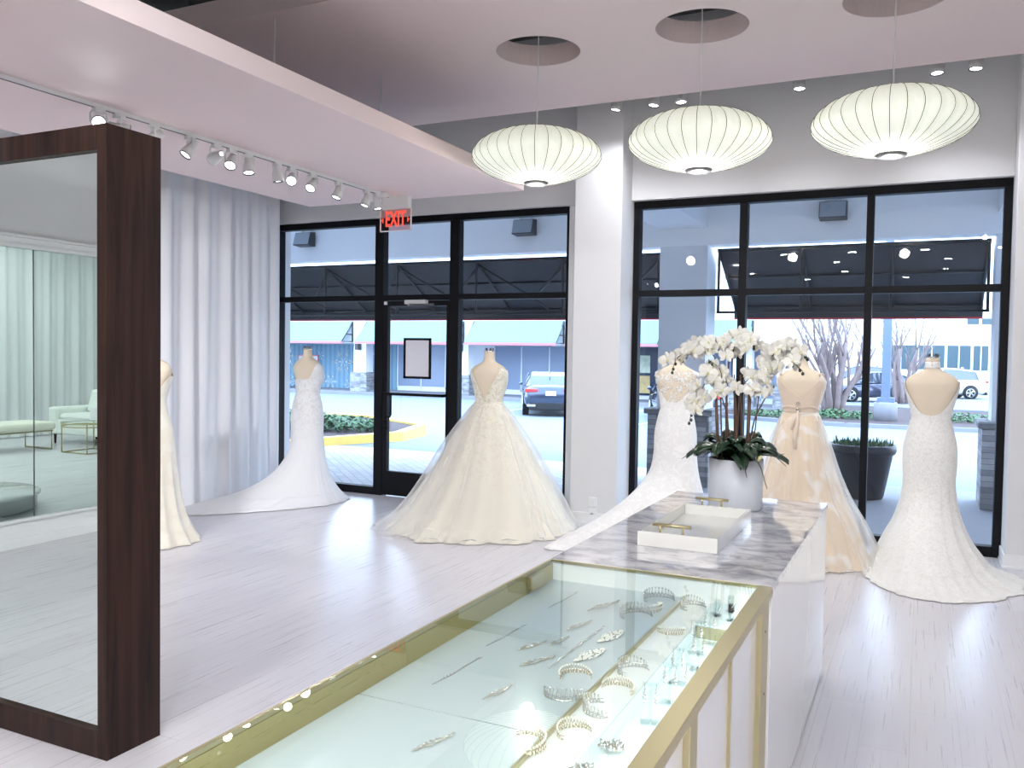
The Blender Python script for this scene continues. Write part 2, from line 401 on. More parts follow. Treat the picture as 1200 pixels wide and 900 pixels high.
# ------------------------------------------------------------------ storefront windows (black aluminium)
def window(nme, x0, x1, mull, door=None):
    y0, y1 = 7.87, 7.97
    root = bpy.data.objects.new(nme, None); COL.objects.link(root); root.location = ((x0+x1)/2, 7.93, 0); root['kind'] = 'structure'
    def f(a, b, n='window_frame'):
        g = G(); g.box(a, b); g.build(n, M['black'], root, bevel=.004)
    f((x0, y0, 2.975), (x1, y1, 3.045)); 
    for (a, b) in ((x0, x0+.06), (x1-.06, x1)): f((a, y0, 0), (b, y1, 2.975))
    for (a, b) in mull: f((a, y0, 0), (b, y1, 2.975), 'mullion')
    xs = [x0+.06] + [q for m in mull for q in m] + [x1-.06]
    for i in range(0, len(xs), 2):
        a, b = xs[i], xs[i+1]
        isd = door and abs(a-door) < .02
        f((a, y0, 2.145), (b, y1, 2.205), 'transom')
        g = G(); g.box((a, 7.925, 2.20), (b, 7.933, 2.98)); g.build('pane', M['glass'], root)
        if not isd:
            f((a, y0, 0), (b, y1, .085), 'sill')
            g = G(); g.box((a, 7.925, .08), (b, 7.933, 2.15)); g.build('pane', M['glass'], root)
    return root
window('window_1', -6.85, -3.13, [(-5.455,-5.345), (-4.51,-4.40)], door=-5.345)
window('window_2', -2.505, .618, [(-1.515,-1.445), (-.455,-.395)])
# door leaf
d = bpy.data.objects.new('door_1', None); COL.objects.link(d); d.location = (-4.93, 7.91, 0); d['kind'] = 'structure'
dx0, dx1 = -5.340, -4.515
g = G(); g.box((dx0,7.875,.01),(dx0+.055,7.935,2.14)); g.box((dx1-.03,7.875,.01),(dx1,7.935,2.14)); g.box((dx0+.05,7.875,2.085),(dx1-.02,7.935,2.14)); g.box((dx0+.05,7.875,.01),(dx1-.02,7.935,.275))
g.build('door_frame', M['black'], d, bevel=.003)
g = G(); g.box((dx0+.05,7.902,.27),(dx1-.025,7.910,2.09)); g.build('pane', M['glass'], d)
g = G(); g.box((dx0+.03,7.80,1.115),(dx1-.02,7.83,1.145)); g.box((dx0+.03,7.80,1.115),(dx0+.06,7.88,1.145)); g.box((dx1-.05,7.80,1.115),(dx1-.02,7.88,1.145)); g.build('push_bar', M['black'], d, bevel=.004)
g = G(); g.tube([(dx0+.06,7.86,1.13),(dx0+.14,7.80,1.13),(dx0+.155,7.80,1.11),(dx0+.155,7.80,.90),(dx0+.14,7.80,.88),(dx0+.06,7.86,.88)], .012, 10); g.build('pull_handle', M['black'], d)
g = G(); g.box((dx0+.01,7.855,.73),(dx0+.075,7.88,.84)); g.cyl((dx0+.04,7.85,.79),(dx0+.04,7.84,.79),.02,12); g.build('lock_case', M['black'], d, bevel=.003)
g = G(); g.box((-5.02,7.79,2.10),(-4.76,7.86,2.145)); g.build('door_closer', M['fixture'], d, bevel=.006)
g = G(); g.tube([(-4.95,7.80,2.10),(-4.80,7.66,2.085),(-4.60,7.70,2.09)], .010, 6); g.tube([(-4.98,7.8,2.09),(-4.86,7.68,2.075),(-4.72,7.8,2.07)], .008, 6); g.build('closer_arm', M['darkgrey'], d)
g = G(); g.box((-5.325,7.86,2.10),(-5.290,7.875,2.135)); g.build('door_sensor', M['white'], d)
g = G(); g.box((-4.85,7.868,.235),(-4.77,7.876,.252)); g.build('door_plate', M['darkgrey'], d)
# framed notice stuck to the door glass
t = thing('notice_frame', 'blank grey notice in a thin black frame hung on the glass of the shop door', 'notice', (-4.91,7.895,1.30))
g = G(); 
for a, b in (((-5.085,1.30),(-5.060,1.74)),((-4.765,1.30),(-4.740,1.74)),((-5.085,1.715),(-4.74,1.74)),((-5.085,1.30),(-4.74,1.325))): g.box((a[0],7.888,a[1]),(b[0],7.902,b[1]))
g.build('frame', M['black'], t)
g = G(); g.box((-5.062,7.894,1.323),(-4.762,7.900,1.717)); g.build('paper', M['sheet'], t)

# ------------------------------------------------------------------ suspended ceilings
def disc_holes_slab(x0, x1, y0, y1, z0, z1, holes, n=48):
    """slab with round holes, built strip by strip around each hole"""
    g = G()
    xs = [x0] + [q for (cx, cy, r) in holes for q in (cx-.42, cx+.42)] + [x1]
    for i in range(0, len(xs), 2): g.box((xs[i], y0, z0), (xs[i+1], y1, z1))
    for (cx, cy, r) in holes:
        hx = .42
        g.box((cx-hx, y0, z0), (cx+hx, cy-hx, z1)); g.box((cx-hx, cy+hx, z0), (cx+hx, y1, z1))
        ins = []; outs = []
        for k in range(n):
            a = 2*PI*k/n; c, s_ = math.cos(a), math.sin(a)
            ins.append((cx+r*c, cy+r*s_)); q = hx/max(abs(c), abs(s_)); outs.append((cx+q*c, cy+q*s_))
        v = [(*p, z0) for p in ins]+[(*p, z0) for p in outs]+[(*p, z1) for p in ins]+[(*p, z1) for p in outs]; f = []
        for k in range(n):
            k2 = (k+1) % n
            f += [(k, k2, n+k2, n+k), (2*n+k, 3*n+k, 3*n+k2, 2*n+k2), (k, 2*n+k, 2*n+k2, k2)]
        g.add(v, f)
    return g
HX = (-2.53, -1.36, -.20); HY = 5.64
g = disc_holes_slab(-5.6, 2.25, 4.32, 7.0, 3.74, 3.89, [(x, HY, .30) for x in HX])
o = g.build('ceiling_panel', M['pink']); tag(o, 'large pink suspended ceiling panel with three round cut-outs over the pendants', 'ceiling panel')
t = thing('ceiling_panel', 'lower pink suspended ceiling panel carrying the long spotlight track on the left', 'ceiling panel', (-4.24,2,2.98))
g = G(); g.box((-5.38,-3.0,2.975),(-3.10,6.66,3.085)); g.build('panel', M['pink'], t, bevel=.002)
for (x, y) in ((-3.865,4.416),(-3.855,5.618),(-3.86,3.2),(-4.9,5.6),(-4.9,3.0),(-3.86,.5),(-4.9,.5)):
    g = G(); g.cyl((x,y,3.08),(x,y,3.75 if y > 4.3 else (3.56 if y<1.5 else ZT)),.006,8); g.build('hanger_rod', M['fixture'], t)
# ducts in the dark void
for (y, z, r, lb) in ((5.1,4.35,.20,'round metal duct in the dark ceiling void, nearest the pink panel'),(3.9,4.45,.14,'thinner metal duct in the dark ceiling void, farther from the window')):
    g = G(); g.cyl((XL,y,z),(XR,y,z),r,20)
    for k in range(18): g.cyl((XL+.25+k*.5,y,z),(XL+.29+k*.5,y,z),r+.012,20)
    o = g.build('ceiling_duct', M['duct']); tag(o, lb, 'duct')

# ------------------------------------------------------------------ pendants
def pendant(i, x):
    lb = ['white ribbed saucer pendant lamp, farthest left of three, over the ball gown', 'white ribbed saucer pendant lamp in the middle of the three', 'white ribbed saucer pendant lamp nearest the right wall, over the scoop-back gown'][i]
    t = thing('pendant_lamp', lb, 'pendant lamp', (x, HY, 2.81), 0, 'saucer pendants', local=True)
    Rm, H = .462, .37
    def prof(u):   # u 0 bottom..1 top
        a = -PI/2 + PI*u
        r = Rm*abs(math.cos(a))**(.98 if u > .5 else 1.0); z = .185 + .195*math.sin(a)
        if z < .185: z = .185 - .185*abs(math.sin(a))**1.12
        return r, z
    nr = 32; g = G(); n = nr*5; vs = []; rows = 26; fs = []
    for k in range(rows+1):
        u = .055 + (.945-.055)*k/rows; r, z = prof(u)
        for j in range(n):
            a = 2*PI*j/n; fl = abs(math.sin(a*nr/2)); rr = r*(1-.030*fl**2*1.0)  # skin sags between the wires
            vs.append((rr*math.cos(a), rr*math.sin(a), z))
    for k in range(rows):
        for j in range(n): fs.append((k*n+j, k*n+(j+1)%n, (k+1)*n+(j+1)%n, (k+1)*n+j))
    g.add(vs, fs, True); g.build('lamp_shade', M['shade'], t)
    g = G()
    for j in range(nr):
        a = 2*PI*j/nr; p = []
        for k in range(0, 21):
            r, z = prof(.05+.9*k/20); p.append(((r+.0015)*math.cos(a), (r+.0015)*math.sin(a), z))
        g.tube(p, .0022, 4, caps=False)
    g.build('wire_ribs', M['rib'], t)
    g = G(); g.lathe([(.054,-.014),(.078,-.014),(.086,-.004),(.082,.012),(.054,.012),(.054,-.014)], n=32, close=False); g.build('bottom_ring', M['darkgrey'], t)
    g = G(); g.lathe([(.0,-.006),(.055,-.006)], n=24, close=False); g.build('diffuser', M['lampdisc'], t)
    g = G(); g.lathe([(.0,.392),(.055,.392),(.075,.382),(.07,.372)], n=24, close=False); g.build('top_cap', M['fixture'], t)
    g = G(); g.cyl((0,0,.385),(0,0,1.89),.0045,8); g.build('cord', M['fixture'], t)
    l = bpy.data.lights.new('bulb', 'POINT'); l.energy = 9; l.color = (1,.95,.86); l.shadow_soft_size = .05
    o = bpy.data.objects.new('bulb', l); COL.objects.link(o); o.parent = t; o.location = (0,0,-.075)
def shade_mat():
    m, nt, b = nm('lamp_shade_skin')
    b.inputs['Base Color'].default_value = (.82,.82,.74,1); b.inputs['Roughness'].default_value = .5
    b.inputs['Emission Color'].default_value = (.93,1.0,.80,1); b.inputs['Emission Strength'].default_value = .36
    return m
M['shade'] = shade_mat(); M['rib'] = mat('shade_wire', (.16,.16,.15), .5)
M['lampdisc'] = emis('lamp_diffuser_glow', (1,1,.96), 3.0)
M['bulb'] = emis('spot_bulb_glow', (1,1,1), 9.0)
for i, x in enumerate(HX): pendant(i, x)

# ------------------------------------------------------------------ spotlights
def spotlight(base, d, label, group, power=0, ang=50, stem=.06, s=1.0, glow=True):
    """gimbal track head: base = point on the track, d = beam direction"""
    base = Vector(base); d = Vector(d).normalized()
    t = thing('track_spotlight', label, 'spotlight', tuple(base), 0, group)
    g = G(); g.box((base.x-.016, base.y-.035, base.z-.03), (base.x+.016, base.y+.035, base.z)); g.build('track_adapter', M['fixture'], t, bevel=.003)
    c = base + Vector((0,0,-.03-stem*.9))
    g = G(); g.cyl(base+Vector((0,0,-.02)), c+Vector((0,0,.06)), .008, 8)
    side = d.cross(Vector((0,0,1)));
    if side.length < .05: side = Vector((1,0,0))
    side.normalize(); side *= .052*s
    g.tube([c+side, c+side+Vector((0,0,.05)), c+side*.8+Vector((0,0,.065)), c-side*.8+Vector((0,0,.065)), c-side+Vector((0,0,.05)), c-side], .005, 6)
    g.build('yoke', M['fixture'], t)
    g = G(); q = d.to_track_quat('Z','Y').to_matrix().to_4x4(); g.m = Matrix.Translation(c) @ q
    g.lathe([(.018,-.07),(.030,-.065),(.032,-.03),(.040,-.01),(.047,.03),(.049,.05),(.045,.052),(.043,.043)], n=20, close=False, sx=s, sy=s); g.build('lamp_head', M['fixture'], t)
    g = G(); g.m = Matrix.Translation(c) @ q; g.lathe([(.042*s,.043),(.046*s,.05),(.047*s,.056),(.040*s,.056),(.040*s,.043)], n=20, close=False); g.build('bezel', M['darkgrey'], t)
    g = G(); g.m = Matrix.Translation(c) @ q; g.lathe([(0,.046),(.041*s,.046)], n=20, close=False); g.build('bulb_face', M['bulb'], t)
    if power: spotl('spot_lamp', c + d*.07, d, power, ang, (.93,.96,1), t, blend=(1.0 if ang > 110 else .6))
    return t
t = thing('light_track', 'long white light track screwed under the lower pink ceiling panel', 'light track', (-4.30,2.5,2.975))
g = G(); g.box((-4.318,-2.5,2.953),(-4.282,6.40,2.975)); g.build('rail', M['fixture'], t); g = G(); g.box((-4.306,-2.5,2.950),(-4.294,6.40,2.954)); g.build('slot', M['darkgrey'], t)
g = G(); g.cyl((-4.3,6.30,2.975),(-4.3,6.30,2.945),.05,20); g.build('end_feed', M['fixture'], t)
TR = [(3.44,(.78,-.60,-.22),'aimed straight out over the top corner of the dark mirror, brightest'),
      (3.58,(.5,.9,-.15),'turned away just behind the dark mirror corner'),
      (3.83,(-.35,-.6,-.6),'pointing left, just right of the dark mirror edge'),
      (4.12,(-.2,-.55,-.8),'tilted down, second right of the dark mirror edge'),
      (4.35,(-.95,.3,-.15),'turned back with its rear end showing, left of a cluster'),
      (4.49,(.35,-.65,-.75),'first of the bright close cluster halfway along the track'),
      (4.65,(.25,-.15,-1),'second of the bright close cluster, pointing down'),
      (4.95,(.10,.1,-1),'third of the bright close cluster, pointing down'),
      (5.11,(.55,-.75,-.55),'fourth last on the track, facing the camera'),
      (5.35,(.15,-.7,-.7),'third last on the track, tilted to the camera'),
      (5.68,(-.15,-.35,-.9),'on its own before the last pair near the exit sign'),
      (6.07,(-.2,-.3,-.9),'second last, left one of the pair beside the exit sign'),
      (6.22,(.2,.0,-1),'last on the track, touching the exit sign in view')]
for k, (y, dd, lb) in enumerate(TR):
    spotlight((-4.30, y, 2.955), dd, 'white track spotlight ' + lb, 'spotlights on the long track', power=(5 if k == 0 else 40 if k in (3,6,9,11) else 0), ang=(60 if k == 0 else 85), s=.85)
spotlight((-6.2,6.62,3.34), (.1,-.1,-1), 'lone white spotlight hanging in front of the sheer curtain', 'spotlights by the wall', power=4, ang=100)
# rail that carries the lone head, above the panel edge
t = thing('light_track', 'short white light track near the sheer curtain, mostly hidden above the lower pink panel', 'light track', (-6.2,6.6,3.34))
g = G(); g.box((-6.218,5.2,3.34),(-6.182,6.70,3.362)); g.build('rail', M['fixture'], t)
for yy in (5.4,6.6): g = G(); g.cyl((-6.2,yy,3.36),(-6.2,yy,ZT),.006,8); g.build('hanger_rod', M['fixture'], t)
t = thing('light_track', 'white light track above the front edge of the large pink panel', 'light track', (-1,7.2,3.88))
g = G(); g.box((-2.9,7.182,3.865),(.9,7.218,3.89)); g.build('rail', M['fixture'], t)
for xx in (-2.7,-.9,.7): g = G(); g.cyl((xx,7.2,3.89),(xx,7.2,ZT),.006,8); g.build('hanger_rod', M['fixture'], t)
FR = [(-2.47,(-.15,-.05,-1),'farthest left, lighting the pillar'),(-2.13,(-.1,-.12,-1),'second from the left, above the middle pendant'),(-1.90,(.1,-.12,-1),'third from the left, above the middle pendant'),
      (-.94,(0,-.12,-1),'alone in the middle, above the right window'),(.04,(.05,-.12,-1),'left of the last pair, above the right pendant'),(.30,(-.05,-.12,-1),'right of the last pair, nearest the right pillar')]
for (x, dd, lb) in FR:
    spotlight((x,7.2,3.865), dd, 'white spotlight over the shop window, ' + lb, 'spotlights over the shop window', power=34, ang=130, s=1.05)

# unseen rear track added behind the camera as fill for the gowns
t = thing('light_track', 'added light track on the rear ceiling edge behind the camera', 'light track', (-1.5,1.3,3.55))
g = G(); g.box((-2.7,1.282,3.528),(1.6,1.318,3.55)); g.build('rail', M['fixture'], t)
for (x, tx, ty, pw, lb) in ((-2.4,-3.5,6.6,105,'aimed at the ball gown'),(-1.5,-1.9,6.8,55,'aimed at the buttoned lace gown'),(-.4,-.85,6.8,85,'aimed at the champagne dress'),(.8,.1,6.8,80,'aimed at the scoop-back gown')):
    spotlight((x,1.3,3.53), (tx-x, ty-1.3, .75-3.5), 'added fill spotlight on the unseen rear track, ' + lb, 'added fill spotlights', power=pw, ang=52, glow=False)

for (y, tx, ty, pw, lb) in ((2.3,-5.8,6.9,70,'aimed at the long-train gown'),(1.9,-6.6,5.6,240,'aimed at the curtain by the window'),(1.4,-6.6,3.9,160,'aimed at the curtain behind the mirror'),(.9,-3.6,6.5,90,'aimed before the ball gown')):  # unseen heads added to brighten the gowns and the curtain
    spotlight((-4.30,y,2.955), (tx+4.3, ty-y, 1.0-2.9), 'unseen fill spotlight added to the long track, ' + lb, 'added fill spotlights', power=pw, ang=60)
# exit sign
t = thing('exit_sign', 'clear edge-lit EXIT sign with red letters under the lower pink panel', 'exit sign', (-4.285,6.5,2.975))
g = G(); g.box((-4.42,6.47,2.862),(-4.14,6.53,2.975)); g.build('housing', M['fixture'], t, bevel=.004)
g = G(); g.box((-4.45,6.492,2.668),(-4.12,6.500,2.862)); g.build('acrylic_panel', M['signp'], t)
g = G()
for a in ((-4.45,-4.443),(-4.127,-4.12)): g.box((a[0],6.489,2.665),(a[1],6.503,2.862))
g.box((-4.45,6.489,2.665),(-4.12,6.503,2.673)); g.build('panel_edge', M['white'], t)
def text(s, size, m, loc, rot, name, parent, ext=.001, sx=1.0, bold=.0):
    cu = bpy.data.curves.new(name, 'FONT'); cu.body = s; cu.size = size; cu.extrude = ext; cu.align_x = 'CENTER'; cu.align_y = 'CENTER'; cu.offset = bold
    o = bpy.data.objects.new(name+'_tmp', cu); COL.objects.link(o); dg = bpy.context.evaluated_depsgraph_get()
    me = bpy.data.meshes.new_from_object(o.evaluated_get(dg)); COL.objects.unlink(o); bpy.data.objects.remove(o)
    me.materials.clear(); me.materials.append(m); me.name = name
    p = bpy.data.objects.new(name, me); COL.objects.link(p); p.parent = parent; p.location = Vector(loc) - (wloc(parent) if parent else Vector((0,0,0))); p.rotation_euler = rot; p.scale = (sx,1,1)
    return p
M['exitred'] = emis('exit_letter_glow', (1,.07,.04), .9)
text('EXIT', .19, M['exitred'], (-4.283,6.488,2.768), (PI/2,0,0), 'letters', t, sx=.56, bold=.003)
g = G()
for sx_, cx_ in ((1,-4.156),(-1,-4.412)): g.prism([(cx_, 2.740),(cx_+.020*sx_,2.765),(cx_,2.790)], 'y', 6.486, 6.489)
g.build('arrow', M['exitred'], t)
# twin socket on the pillar
for zz, lb in ((.215,'white wall socket on the pillar, upper of the two'),(.115,'white wall socket on the pillar, lower of the two')):
    t = thing('wall_socket', lb, 'socket', (-2.735,7.50,zz), 0, 'sockets on the pillar')
    g = G(); g.box((-2.775,7.500,zz-.045),(-2.695,7.512,zz+.042)); g.build('plate', M['trimw'], t, bevel=.003)
    g = G(); g.box((-2.755,7.496,zz-.02),(-2.715,7.501,zz+.02)); g.build('outlet', M['white'], t, bevel=.002)

# unseen round downlights added in the rear ceiling to fill the room
M['dl'] = emis('fill_downlight_glow', (1,.99,.97), 6.0)
for (x, y) in [(-2.4,.4),(-1.2,.4),(.0,.4),(1.2,.4),(-2.4,-1.0),(-1.2,-1.0),(.0,-1.0),(1.2,-1.0),(-3.6,-2.6),(-1.6,-2.6),(.4,-2.6),(-3.6,-4.6),(-1.6,-4.6),(.4,-4.6),(-2.6,-6.4),(-.4,-6.4)]:
    t = thing('fill_downlight', 'added round fill downlight in the rear white ceiling behind the camera', 'added ceiling light', (x,y,3.55), 0, 'added fill downlights', local=True)
    g = G(); g.lathe([(.075,.0),(.095,-.004),(.10,.002),(.075,.002)], n=28, close=False); g.build('trim_ring', M['fixture'], t)
    g = G(); g.lathe([(0,-.001),(.076,-.001)], n=24, close=False); g.build('lens', M['dl'], t)
    l = bpy.data.lights.new('fill_downlight_lamp', 'AREA'); l.shape = 'DISK'; l.size = .14; l.energy = 25 if y > -2 else 15; l.color = (1,.985,.975)
    o = bpy.data.objects.new('fill_downlight_lamp', l); COL.objects.link(o); o.parent = t; o.location = (0,0,-.012)
g = G(); g.box((-6.3885,.024,.225),(-6.3775,.036,2.348)); struct(g.build('trim_2', M['darkgrey']))

# ------------------------------------------------------------------ sheer curtains on the left wall
def curtain(nme, y0, y1, label, x0=-6.60, top=3.975, seed=0, face=1, zb=.012):
    rnd = random.Random(seed); g = G(); n = int((y1-y0)*60); rows = 14
    ph = [rnd.random()*6.28 for _ in range(6)]; vs = []; fs = []
    for i in range(n+1):
        y = y0 + (y1-y0)*i/n
        for k in range(rows+1):
            z = zb + (top-zb)*k/rows; q = 1-.25*k/rows
            a = .7*(.045*math.sin(y*23+ph[0]+1.3*math.sin(y*2.1+ph[1]))+.026*math.sin(y*41+ph[2]+math.sin(y*3.3+.4*z))+.02*math.sin(y*7.3+ph[3]+.25*z))
            vs.append((x0 + face*a*q + face*.02*(1-k/rows)**3*math.sin(y*17), y, z))
    for i in range(n):
        for k in range(rows):
            a = i*(rows+1)+k; fs.append((a, a+rows+1, a+rows+2, a+1))
    g.add(vs, fs, True); o = g.build(nme, M['curtain']); tag(o, label, 'curtain', 'sheer curtains')
    return o
curtain('sheer_curtain', 5.55, 7.62, 'sheer white floor-length curtain by the shop window corner, behind the gown with the lace-edged train', seed=1)
curtain('sheer_curtain', 2.0, 5.52, 'sheer white floor-length curtain beside and behind the dark framed mirror', x0=-6.63, seed=2)
curtain('sheer_curtain', -7.5, -2.6, 'sheer curtain behind the white sofa, seen only as a reflection in the dark framed mirror', x0=1.35, seed=3, face=-1, top=3.5)
g = G(); g.box((-6.72,1.9,3.98),(-6.52,7.7,4.02)); tag(g.build('curtain_rail', M['fixture']), 'white ceiling rail above the sheer curtains', 'curtain rail')

# ------------------------------------------------------------------ leaning framed mirror
t = thing('framed_mirror', 'tall floor mirror in a deep dark walnut frame, left foreground', 'mirror', (-3.5,2.37,0))
mx0, mx1, my0, my1 = -4.25, -2.765, 2.245, 2.50
g = G(); g.box((mx1-.052,my0,0),(mx1,my1,2.42)); g.build('frame_side', M['wood'], t, bevel=.002)
g = G(); g.box((mx0,my0,0),(mx0+.052,my1,2.42)); g.build('frame_side', M['wood'], t, bevel=.002)
g = G(); g.box((mx0+.052,my0,2.325),(mx1-.052,my1,2.42)); g.build('frame_top', M['wood'], t, bevel=.002)
g = G(); g.box((mx0+.052,my0,0),(mx1-.052,my1,.103)); g.build('frame_bottom', M['wood'], t, bevel=.002)
g = G(); g.box((mx0+.05,my0+.03,.10),(mx1-.05,my1-.01,2.33)); g.build('backing', M['wood'], t)
g = G(); g.box((mx0+.052,my0+.022,.103),(mx1-.052,my0+.029,2.325)); g.build('mirror_glass', M['mirror'], t)

# ------------------------------------------------------------------ dress forms and gowns
TOR = [(1.60,.046,.046,0),(1.56,.047,.048,0),(1.53,.052,.052,0),(1.505,.070,.060,0),(1.488,.105,.068,0),(1.470,.140,.076,0),(1.445,.165,.085,0),(1.41,.178,.095,0),(1.36,.172,.105,.008),(1.31,.158,.115,.018),
       (1.25,.142,.115,.02),(1.19,.127,.102,.01),(1.14,.122,.096,.004),(1.08,.136,.104,0),(1.0,.160,.118,0),(.93,.174,.128,0),(.86,.178,.130,0),(.78,.172,.125,0)]
def lerp_tab(tab, x):
    """tab sorted by falling first column; smooth in between"""
    if x >= tab[0][0]: return tab[0][1:]
    if x <= tab[-1][0]: return tab[-1][1:]
    for i in range(len(tab)-1):
        if tab[i][0] >= x >= tab[i+1][0]:
            u = (tab[i][0]-x)/(tab[i][0]-tab[i+1][0]+1e-9)
            p0 = tab[max(i-1,0)]; p1 = tab[i]; p2 = tab[i+1]; p3 = tab[min(i+2,len(tab)-1)]
            out = []
            for k in range(1, len(p1)):
                a, b, c, d = p0[k], p1[k], p2[k], p3[k]
                m1 = (c-a)*.5 if i > 0 else (c-b); m2 = (d-b)*.5 if i+2 < len(tab) else (c-b)
                u2, u3 = u*u, u*u*u
                out.append((2*u3-3*u2+1)*b+(u3-2*u2+u)*m1+(-2*u3+3*u2)*c+(u3-u2)*m2)
            return tuple(out)
def torso_pt(th, z, off=0, wsc=1.0):
    rx, ry, dy = lerp_tab(TOR, z); c, s = math.cos(th), math.sin(th)
    e = .86
    x = (rx*wsc+off)*math.copysign(abs(c)**e, c); y = (ry+off)*math.copysign(abs(s)**e, s)
    # shoulder blades and bust
    if s < 0: y += -.006*math.exp(-((z-1.38)/.06)**2)*abs(math.sin(2*th))
    else: y += .045*math.exp(-((z-1.31)/.07)**2)*max(0, math.sin(2*(th-PI/2))**2)*max(0,s)
    return (x, y+dy, z)
def make_form(i, loc, rz, label, wsc=1.0):
    t = thing('dress_form', label, 'mannequin', loc, rz, 'dress forms', local=True)
    g = G(); vs = []; fs = []; n = 48; zs = [1.60-.0137*k for k in range(61)]
    for z in zs:
        for j in range(n): vs.append(torso_pt(2*PI*j/n, z, 0, wsc))
    for k in range(len(zs)-1):
        for j in range(n): fs.append((k*n+j, (k+1)*n+j, (k+1)*n+(j+1)%n, k*n+(j+1)%n))
    fs.append(tuple(range(n))); fs.append(tuple(range((len(zs)-1)*n, len(zs)*n))[::-1])
    g.add(vs, fs, True); fixn(g.build('torso', M['skin'], t))
    g = G(); g.lathe([(.047,0),(.048,.012),(.040,.016),(.0,.016)], (0,0,1.598), 24, close=False); g.build('neck_cap', M['chrome'], t)
    for a in range(5):
        q = 2*PI*a/5+.3; g = G(); g.box((-.007,-.005,0),(.007,.005,.022)); o = g.build('cap_clip', M['darkgrey'], t)
        o.location = (.034*math.cos(q), .034*math.sin(q), 1.612); o.rotation_euler = (0,0,q)
    g = G(); g.cyl((0,0,.05),(0,0,.80),.017,12); g.build('stand_pole', M['darkgrey'], t)
    g = G(); g.lathe([(.0,.03),(.03,.03),(.05,.022),(.16,.014),(.165,.006),(.165,.0)], n=28, close=False); g.build('stand_base', M['darkgrey'], t)
    return t
def gown(t_name, label, loc, rz, ztop, skirt, train, folds, mt, zw=1.14, h0=.34, soft=False, seg=192, rows=90, seed=0, wsc=1.0, off=.007, exps=(.86,1.0), group='wedding gowns on dress forms', hemw=.006):
    """ztop(delta)=neckline height by angle from the back; skirt=[(z,rx,ry,dx,dy,train)...]; train=(dir angle,width exponent)"""
    rnd = random.Random(seed); ph = [rnd.random()*6.28 for _ in range(8)]
    t = thing(t_name, label, 'wedding dress', loc, rz, group, local=True)
    g = G(); vs = []; fs = []; nb = 26
    for k in range(nb+1):
        for j in range(seg):
            th = 2*PI*j/seg; d = (th - 1.5*PI + PI) % (2*PI) - PI     # signed angle from the back, + to the wearer's right in the photo
            zt = ztop(math.degrees(d)); z = zt + (zw-zt)*k/nb
            vs.append(torso_pt(th, z, off, wsc))
    rx0, ry0, dy0 = lerp_tab(TOR, zw); n_f, amp = folds
    for k in range(1, rows+1):
        u = k/rows; 
        idx = u*(len(skirt)-1)
        tab = [(-i, *s) for i, s in enumerate(skirt)]
        z, rx, ry, dx, dy, tr = lerp_tab(tab, -idx)
        z = max(z, .004)
        for j in range(seg):
            th = 2*PI*j/seg; c, s = math.cos(th), math.sin(th)
            e = .86 + (1-.86)*min(1, u*3)
            hh = max(0, (zw - z)/zw)
            f0 = math.sin(n_f*th + ph[0] + .8*math.sin(2*th+ph[4])); f = (1-2*abs(f0)**.65)*.42 + math.sin(round(n_f*1.7)*th + ph[1] + .5*u) * .30 + math.sin(round(n_f*.5)*th + ph[2]) * .35 + .05*math.sin(round(n_f*3.1)*th+ph[7]+.7*math.sin(3*th))
            if soft: f = .55*math.sin(n_f*th+ph[0]+.8*math.sin(2*th+ph[4])) + .3*math.sin(round(n_f*.5)*th+ph[2]) + .2*math.sin(round(n_f*1.7)*th+ph[1])
            m = 1 + amp * f * (max(0, hh-h0)/(1-h0))**.8
            if u < .03: m = 1 + (m-1)*u/.03
            ct = max(0, math.cos(th - train[0])); ex = tr * ct**train[1]
            hemf = 1 + hemw*math.sin(40*th + ph[3]) * (u**6)
            x = (rx*m)*math.copysign(abs(c)**e, c)*hemf + dx + ex*math.cos(train[0])*1.0 + ex*.0
            y = (ry*m)*math.copysign(abs(s)**e, s)*hemf + dy + ex*math.sin(train[0])
            zz = z
            if z < .10: zz = z + .012*max(0, math.sin(17*th+ph[5]+6*u))*(1-u)*3 + .010*max(0, math.sin(n_f*2*th+ph[6]))*(.3+ct)*(1 if u < .985 else 0)
            vs.append((x, y, zz))
    tot = nb+1+rows
    for k in range(tot-1):
        for j in range(seg): fs.append((k*seg+j, (k+1)*seg+j, (k+1)*seg+(j+1)%seg, k*seg+(j+1)%seg))
    g.add(vs, fs, True); o = g.build('gown_body', mt, t)
    sd = o.modifiers.new('cloth', 'SOLIDIFY'); sd.thickness = .003; sd.offset = 1
    return t
def sm(a, b, x):
    x = max(0, min(1, (x-a)/(b-a))); return x*x*(3-2*x)
P_ = {1:(-5.83,7.2),2:(-3.55,6.94),3:(-1.87,7.15),4:(-.86,7.15),5:(.075,7.15),0:(-5.66,5.0)}
make_form(0,(*P_[0],0),R(38),'linen dress form half hidden behind the dark framed mirror', .95)
make_form(1,(*P_[1],0),R(2),'linen dress form nearest the sheer curtain, wearing the one-shoulder lace gown', .90)
make_form(2,(*P_[2],0),R(4),'linen dress form wearing the full ivory ball gown, beside the shop door', .95)
make_form(3,(*P_[3],0),0,'linen dress form left of the orchid, wearing the buttoned lace-back gown')
make_form(4,(*P_[4],0),R(-3),'linen dress form right of the orchid, wearing the champagne dress', 1.02)
make_form(5,(*P_[5],0),R(-3),'linen dress form nearest the right wall, wearing the scoop-back gown', 1.02)

